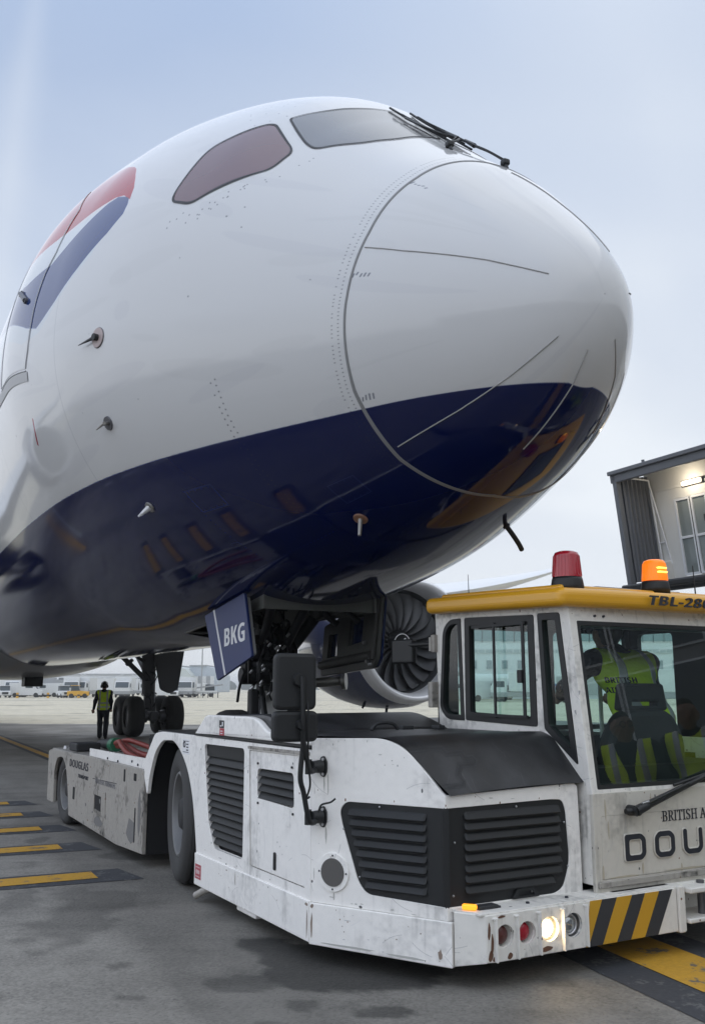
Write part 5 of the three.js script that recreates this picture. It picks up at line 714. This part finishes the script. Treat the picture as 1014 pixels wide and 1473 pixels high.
// ---------------------------------------------------------------- boarding bridge
{
  const t0 = 13.3, x0 = 12.2, b = thing('boarding_bridge', 'grey canopied airport boarding bridge with lit lamp and glazed doors', 'jet bridge'), pos = acXZ(t0, x0);
  b.position.set(pos[0], 6.97, pos[1]); b.rotation.set(0, AC_TH, R(7.2)); // local x away from the aircraft, z towards the camera, y down from the roof
  const can = metric(mat([.12, .125, .135], .7, { bumpMap: T.fine, bumpScale: .003 })), wallM = metric(mat([.66, .65, .61], .6, { bumpMap: T.fine, bumpScale: .001 })), fr = mat([.70, .71, .72], .45), dkm = mat([.06, .065, .07], .6);
  obj('canopy_roof', [bx(1.25, .10, 5.2, .5, -.06, 2.45, .02), bx(.14, .30, 5.2, .02, -.16, 2.45, .03)], can, b);
  obj('canopy_post', [bx(.16, 2.95, .14, .03, -1.5, -.02, .03), bx(.10, 2.9, .05, .17, -1.5, -.06, .02)], can, b);
  for (let i = 0; i < 12; i++) obj('bellows_fold', [bx(.062, 2.62, .10, .235 + i * .068, -1.50, -.02 + .035 * (i % 2), .012, [0, (i % 2 ? .5 : -.5), 0])], can, b);
  obj('canopy_strut', [bar(V3(.16, -.20, .12), V3(.86, -.32, .22), .022), bar(V3(.86, -.32, .22), V3(.95, -2.45, .2), .020), bar(V3(.86, -.5, .24), V3(1.0, -2.45, .45), .018), bar(V3(.93, -1.9, .21), V3(.97, -1.9, .38), .015)], fr, b);
  obj('control_box', bx(.25, .5, .3, .9, -2.62, .3, .03), wallM, b);
  const WM = frameM(1.0, 0, 0, 1); // faces the aircraft
  obj('end_wall', plate(rpoly([[-.06, -.12], [5, -.12], [5, -2.95], [-.06, -2.95]]), [rpoly([[.80, -.90], [2.85, -.90], [2.85, -2.80], [.80, -2.80]], .01, THREE.Path)], .06, WM), wallM, b);
  obj('wall_trim', [bx(.03, .06, 4.7, .985, -.62, 2.6, .005)], wallM, b);
  for (let k = 0; k < 4; k++) { const d = sub('glazed_door', b), u = .82 + k * .51; obj('frame', [bx(.05, 1.88, .055, 1.0, -1.85, u + .03, .006), bx(.05, 1.88, .055, 1.0, -1.85, u + .47, .006), ...[-.94, -1.87, -2.76].map(y => bx(.046, .06, .39, 1.0, y, u + .25, .006))], fr, d);
    for (const q of [[-.97, -1.84], [-1.90, -2.73]]) obj('pane', bx(.012, q[0] - q[1], .40, 1.02, (q[0] + q[1]) / 2, u + .25), mat([.20, .225, .215], .08, { ior: 1.6 }), d); obj('seal', bx(.02, 1.86, .02, .978, -1.85, u + .505), M.black, d); }
  obj('door_handle', bx(.05, .18, .07, .95, -1.5, 1.74, .02), M.dark, b);
  const lamp = sub('wall_lamp', b); obj('lamp_housing', bx(.06, .16, .70, .97, -.60, 1.5, .03), M.darkSteel, lamp); obj('lamp_cover', bx(.09, .12, .62, .935, -.60, 1.5, .04), mat([.9, .85, .75], .4, { emissive: new THREE.Color(1, .86, .66), emissiveIntensity: 1.05 }), lamp);
  const pl = new THREE.PointLight(new THREE.Color(1, .86, .66), .9, 12); pl.position.set(.62, -.60, 1.5); pl.castShadow = true; b.add(pl);
  obj('cab_floor', bx(1.6, .2, 5.2, .75, -3.0, 2.45, .02), dkm, b); obj('apron_skirt', bx(.5, .16, 5, -.1, -2.93, 2.5, .05), M.black, b);
  obj('tunnel', [bx(14, 2.7, 2.8, 8.1, -1.55, 2.6, .05), bx(14, .16, 3.0, 8.1, -.18, 2.6, .03)], wallM, b); obj('support_leg', [bx(.5, 4.2, .5, 5, -4.9, 1.6), bx(.5, 4.2, .5, 5, -4.9, 3.6), bx(.9, .5, 3.4, 5, -6.3, 2.6)], dkm, b); obj('roof_lug', [bar(V3(.1, 0, .9), V3(.1, .08, .9), .04), bar(V3(.1, 0, 3.6), V3(.1, .08, 3.6), .04)], can, b);
}

// ---------------------------------------------------------------- airport in the distance
const pxX = (px, d) => (px - 507) / 1374 * d; // where a bearing in the view meets the distance d
{
  const wh = mat([.62, .63, .63], .5), gl = mat([.05, .065, .075], .15), ty = mat([.03, .03, .03], .9), yl = mat([.6, .33, .03], .5), gy = mat([.30, .31, .32], .6), rd = mat([.4, .06, .05], .5), bl = mat([.05, .10, .25], .5);
  const wheels = (g, xs, r, w) => xs.forEach(x => [-1, 1].forEach(s => { const c = new THREE.CylinderGeometry(r, r, .22, 18); c.rotateX(Math.PI / 2); c.translate(x, r, s * (w / 2 - .1)); obj('wheel', c, ty, g); }));
  const prof = (pts, w, r = .06) => { const g = plate(rpoly(pts, r), null, w, null, .03); return g.translate(0, 0, w / 2); };
  const P = {
    tractor: (g, c) => { obj('body', [prof([[-1.5, .35], [1.6, .35], [1.6, .95], [.3, 1.05], [-1.5, 1.0]], 1.5)], c, g); obj('cab', prof([[-1.0, 1.0], [.3, 1.0], [.1, 1.75], [-.9, 1.78]], 1.35), gl, g); obj('roof', bx(1.3, .07, 1.45, -.4, 1.80, 0, .03), c, g); obj('grille', bx(.03, .35, .9, 1.61, .68, 0), ty, g); wheels(g, [-.9, 1], .33, 1.5); },
    van: (g, c) => { obj('body', prof([[-2.4, .35], [2.5, .35], [2.55, 1.1], [1.75, 1.25], [1.2, 2.2], [-2.4, 2.25]], 1.9, .12), c, g); obj('windscreen', prof([[1.25, 1.30], [1.78, 1.30], [1.28, 2.08], [1.18, 2.08]], 1.75, .03), gl, g); obj('side_window', bx(1.1, .5, 1.93, .55, 1.68, 0, .05), gl, g); obj('bumper', bx(.1, .22, 1.8, 2.56, .5, 0, .03), ty, g); wheels(g, [-1.5, 1.6], .36, 1.9); },
    loader: (g, c) => { obj('chassis', bx(6, .5, 2.3, 0, .75, 0, .05), gy, g); obj('box', prof([[-3, 1.1], [1.0, 1.1], [1.0, 3.1], [-3, 3.1]], 2.4, .04), c, g); obj('cab', prof([[1.2, .6], [2.9, .6], [2.95, 1.5], [2.5, 2.5], [1.2, 2.5]], 2.2, .08), c, g); obj('windscreen', prof([[2.3, 1.5], [2.98, 1.5], [2.58, 2.35], [2.3, 2.35]], 2.0, .03), gl, g); obj('side_window', bx(.9, .65, 2.24, 1.9, 1.85, 0, .04), gl, g); wheels(g, [-1.9, 2.0], .45, 2.2); },
    beltloader: (g, c) => { obj('body', bx(5.5, .55, 1.9, 0, .75, 0, .06), c, g); obj('belt', bx(7.5, .25, .9, 0, 1.55, .3, .04, [0, 0, .12]), gy, g); obj('cab', prof([[.8, 1.0], [2.4, 1.0], [2.3, 2.0], [.9, 2.05]], .9), gl, g); wheels(g, [-1.7, 1.8], .36, 1.9); },
    steps: (g, c) => { obj('chassis', bx(5, .4, 1.9, 0, .6, 0, .05), c, g); obj('stair', prof([[-2.4, .8], [2.2, 3.3], [2.6, 3.3], [2.6, 2.8], [-1.8, .8]], 1.5, .02), gy, g); obj('rail', [-.7, .7].map(z => bar(V3(-2.4, 1.7, z), V3(2.3, 4.2, z), .05, .05, 6)), c, g); wheels(g, [-1.6, 1.6], .35, 1.9); },
  };
  const looks = { tractor: ['baggage tractor', 'tractor'], van: ['panel van', 'van'], loader: ['box truck', 'truck'], beltloader: ['conveyor belt loader', 'loader'], steps: ['mobile boarding stairs', 'stairs'] }, cname = new Map([[wh, 'white'], [yl, 'yellow'], [gy, 'grey'], [rd, 'red'], [bl, 'blue']]);
  const proto = new Map(), crowd = [];
  const park = (kind, c, px, d, turn, where) => {
    const k = kind + cname.get(c); let g = proto.get(k), lab = where[0] === '@' ? where : `${cname.get(c)} ${looks[kind][0]} parked ${where}`; crowd.push([px, lab, `${cname.get(c)} ${looks[kind][0]}`]);
    if (!g) { g = thing(kind === 'tractor' ? 'baggage_tractor' : kind === 'van' ? 'parked_van' : kind === 'loader' ? 'box_truck' : kind === 'beltloader' ? 'belt_loader' : 'boarding_stairs', lab, looks[kind][1], 'service vehicles parked across the apron'); P[kind](g, c); proto.set(k, g); }
    else { g = g.clone(); g.name = numbered(g.name.replace(/_\d+$/, '')); g.userData = { ...g.userData, label: lab }; scene.add(g); }
    g.position.set(pxX(px, d), 0, -d); g.rotation.y = turn; if (px < 300) g.scale.setScalar(1.15);
  };
  const far = 'far off, ';
  park('tractor', wh, 8, 168, -1.2, far + 'at the left edge of the picture'); park('loader', wh, 22, 176, -1.4, far + 'second from the left edge'); park('van', wh, 38, 172, .2, far + 'behind the dark belly door');
  park('beltloader', yl, 45, 190, .1, far + 'behind a white van'); park('van', wh, 70, 182, 3.0, far + 'in the gap right of the belly door'); park('van', gy, 82, 188, .2, far + 'next to a white van'); park('loader', wh, 103, 170, -1.3, far + 'front-on, left of the walking person');
  park('tractor', wh, 93, 166, -1.0, far + 'beside the front-facing truck'); park('loader', wh, 121, 174, -1.6, far + 'just left of the walking person'); park('steps', wh, 60, 215, .3, far + 'rear row left'); park('steps', wh, 132, 210, 2.9, far + 'rear row behind the walking person'); park('loader', gy, 90, 222, .1, far + 'rear row middle');
  park('tractor', yl, 113, 162, .2, far + 'low, before the front-facing truck'); park('loader', wh, 10, 212, .1, far + 'rear row at the left edge'); park('van', wh, 30, 205, 0, far + 'rear row near the left edge');
  park('loader', wh, 180, 172, -1.5, 'far off just right of the walking person'); park('van', wh, 170, 196, .2, 'far off behind the left main wheels'); park('steps', wh, 160, 220, .1, 'far off above the left main wheels'); park('loader', wh, 192, 200, .1, 'far off behind the main gear strut');
  park('van', wh, 236, 170, .1, 'far off above the right main wheels'); park('tractor', wh, 250, 166, -1.4, 'far off to the right of the main gear strut'); park('van', gy, 246, 190, 3.1, 'far off before the pale hangar'); park('loader', wh, 266, 172, -1.4, 'far off in front of the pale hangar'); park('beltloader', wh, 288, 180, .1, 'far off left of the lettered gear door');
  { const q = rng(404), ks = ['tractor', 'van', 'loader', 'van', 'steps', 'beltloader']; let i = 0; for (const px of [4, 16, 52, 64, 76, 97, 110, 127, 140, 150, 205, 222, 241, 257, 272, 281]) { const k = ks[i++ % 6], dd = 176 + 14 * q() + (i % 3) * 24; park(k, i % 7 === 3 ? gy : wh, px, dd, q() * 6, '@' + px); } }
  park('van', wh, 700, 120, .3, 'beyond the sliding window of the cab'); park('loader', wh, 745, 118, 3.0, 'beyond the right pane of the cab sliding window'); park('tractor', rd, 812, 110, -1.1, 'beyond the front quarter window of the cab'); park('van', bl, 800, 128, .1, 'beyond the front quarter window, behind the red tractor'); park('loader', wh, 960, 100, -.2, 'beyond the right side window of the cab');
  park('van', wh, 655, 132, .1, 'beyond the rear quarter window of the cab');
  { const ord = n => n + (n % 10 === 1 && n !== 11 ? 'st' : n % 10 === 2 && n !== 12 ? 'nd' : n % 10 === 3 && n !== 13 ? 'rd' : 'th'); const l = crowd.filter(q => q[0] < 300).sort((a, b) => a[0] - b[0]); scene.children.forEach(o => { const L = o.userData.label; if (L && L[0] === '@') { const i = l.findIndex(q => q[1] === L); o.userData.label = `${l[i][2]} far off, ${ord(i + 1)} from the left in the row of service vehicles`; } }); }
  // buildings: shell, window bands split into panes, doors
  const bank = (name, label, cx, d, w, h, depth, m, rows, o = {}) => {
    const g = thing(name, label, 'building'); g.position.set(cx, 0, -d); g.rotation.y = o.turn || 0; obj('wall', bx(w, h, depth, 0, h / 2, -depth / 2), m, g);
    obj('parapet', bx(w + .6, .7, depth + .6, 0, h + .2, -depth / 2), o.trim || gy, g);
    for (const [y, hh, n, cover, mm] of rows) for (let i = 0; i < n; i++) { const f = sub('window', g), ww = w / n * cover; obj('frame', bx(ww + .25, hh + .25, .12, -w / 2 + (i + .5) * w / n, y, .04), o.trim || wh, f); obj('pane', bx(ww, hh, .1, -w / 2 + (i + .5) * w / n, y, .10), mm || gl, f); }
    return g;
  };
  const hang = (label, px, d, w, h, rise, m, right) => { const g = thing('hangar', label, 'hangar'); g.position.set(pxX(px, d), 0, -d); obj('wall', prof([[-w / 2, 0], [w / 2, 0], [w / 2, h * .72], [w * .36, h], [w * .1, h + rise], [-w / 2, h + rise]], 40, .2), m, g); for (let i = 0; i < 6; i++) obj('door_panel', bx(w * .135, h * .66, .3, -w * .40 + i * w * .145, h * .34, 20.2), i % 2 ? wh : gy, g); obj('roof_edge', bx(w * .62, .5, 41, -w * .2, h + rise + .2, 0), gy, g); return g; };
  hang('pale green-grey hangar with sloping right shoulder, right of the main gear', 258, 390, 16, 9.0, 1.2, mat([.50, .54, .52], .6)); hang('blue-grey hangar beyond the lamp post, left of the lettered gear door', 303, 400, 11, 9.5, .8, mat([.40, .45, .50], .6));
  bank('terminal_building', 'long low pale terminal far behind the service vehicles at left', pxX(110, 430), 430, 110, 7.5, 30, mat([.58, .60, .62], .6), [[5.4, 1.6, 26, .8], [2.2, 2.2, 22, .7]]);
  bank('terminal_building', 'grey office block standing behind the parked vehicles, left of the belly door', pxX(28, 470), 470, 24, 13, 20, mat([.45, .46, .48], .6), [[10.5, 1.5, 8, .7], [7.2, 1.5, 8, .7], [4, 1.5, 8, .7]]);
  bank('terminal_building', 'white terminal with strip windows seen through the cab windows', pxX(850, 150), 150, 44, 12.2, 30, mat([.66, .68, .69], .6), [[9.9, 1.9, 26, .94, mat([.22, .29, .31], .2)], [7.4, .5, 40, .8, mat([.42, .45, .46], .4)], [5.3, 1.3, 18, .36, mat([.25, .30, .32], .2)], [2.0, 2.9, 11, .72, mat([.34, .36, .36], .4)]]);
  bank('glass_terminal', 'dark glazed terminal beside the stand, outside the picture to the right', 46, 0, 120, 16, 30, mat([.20, .20, .20], .6), [[3, 4.4, 24, .92], [8.2, 4, 24, .92], [13.2, 4, 24, .92]], { turn: -Math.PI / 2 });
  bank('pier_building', 'beige pier building behind the camera, outside the picture', -8, -52, 110, 11, 25, mat([.40, .37, .33], .7), [[7.6, 2.4, 22, .8], [2.6, 3.4, 18, .7]], { turn: Math.PI });
  // tails and bodies of other aircraft
  const plane = (label, px, d, turn, s = 1) => { const g = thing('parked_airliner', label, 'airplane'); g.position.set(pxX(px, d), 0, -d); g.rotation.y = turn; g.scale.setScalar(s);
    const f = new THREE.CapsuleGeometry(2, 30, 8, 24); f.rotateZ(Math.PI / 2); f.translate(0, 3.9, 0); obj('fuselage', f, wh, g);
    obj('tail_fin', prof([[-15.5, 5], [-10.5, 5.6], [-15.2, 12.3], [-17.6, 12.3]], .35, .1), wh, g); obj('fin_stripe', prof([[-15.6, 7.6], [-12.6, 7.0], [-15.4, 11.2], [-16.6, 10.6]], .42, .1), rd, g); obj('fin_stripe', prof([[-16.0, 5.4], [-13.2, 5.6], [-15.4, 7.2]], .42, .05), bl, g);
    obj('wing', [prof([[-3, 3.1], [3, 3.1], [3, 3.4], [-3, 3.4]], 26, .1)], gy, g); obj('gear', [bx(.4, 2.2, .4, 9, 1.1, 0), bx(1, 1.1, 4, -2, .55, 0), bx(.4, 2.4, .4, -2, 1.6, 1.8), bx(.4, 2.4, .4, -2, 1.6, -1.8)], ty, g); return g; };
  plane('distant white airliner with red and blue fin above the pale hangar', 266, 455, .35, 1.05); plane('small airliner fin far beyond the blue-grey hangar', 288, 640, .2, 1.0); plane('white airliner with red fin seen through the sliding cab window', 716, 138, -2.5, .62);
  const lp = thing('lamp_post', 'tall thin grey lamp post beyond the main gear, beside the blue gear door', 'lamp post'); lp.position.set(pxX(290, 200), 0, -200); obj('pole', bar(V3(0, 0, 0), V3(0, 13, 0), .16, .10), gy, lp); obj('lamp_head', bx(1.6, .18, .4, 0, 13, 0, .05), gy, lp);
  for (let i = 0; i < 3; i++) { const f = thing('bollard', `yellow and black striped bollard ${['left of the belly door', 'below the belly door', 'nearest the walking person'][i]} on the far apron edge`, 'bollard', 'bollards on the far apron edge'); f.position.set(pxX([26, 70, 114][i], 160), 0, -160); obj('post', bar(V3(0, 0, 0), V3(0, .9, 0), .22, .2), yl, f); obj('band', bar(V3(0, .35, 0), V3(0, .6, 0), .235, .235), ty, f); }
  const bar0 = thing('barrier', 'row of low dark barrier posts left of the lettered gear door', 'barrier'); bar0.position.set(pxX(293, 165), 0, -165); for (let i = 0; i < 7; i++) obj('post', bx(.12, .9, .12, -2.6 + i * .85, .45, 0), ty, bar0); obj('rail', bx(5.4, .14, .1, 0, .85, 0), gy, bar0);
  const tr = mat([.03, .045, .03], .9); const w = new THREE.InstancedMesh(new THREE.IcosahedronGeometry(1, 1), tr, 160), r = rng(12), m = new THREE.Matrix4(); for (let i = 0; i < 160; i++) { const x = -700 + 1500 * r(), d = 900 + 120 * r(); m.makeScale(9 + 9 * r(), 5 + 5 * r(), 7); m.setPosition(x, 3, -d); w.setMatrixAt(i, m); } w.name = 'distant_trees'; tag(w, 'low band of distant trees on the horizon', 'trees'); w.userData.kind = 'stuff'; scene.add(w);
}
scene.traverse(o => { if (o.isMesh) { o.castShadow = true; o.receiveShadow = true; } });
renderer.render(scene, camera);
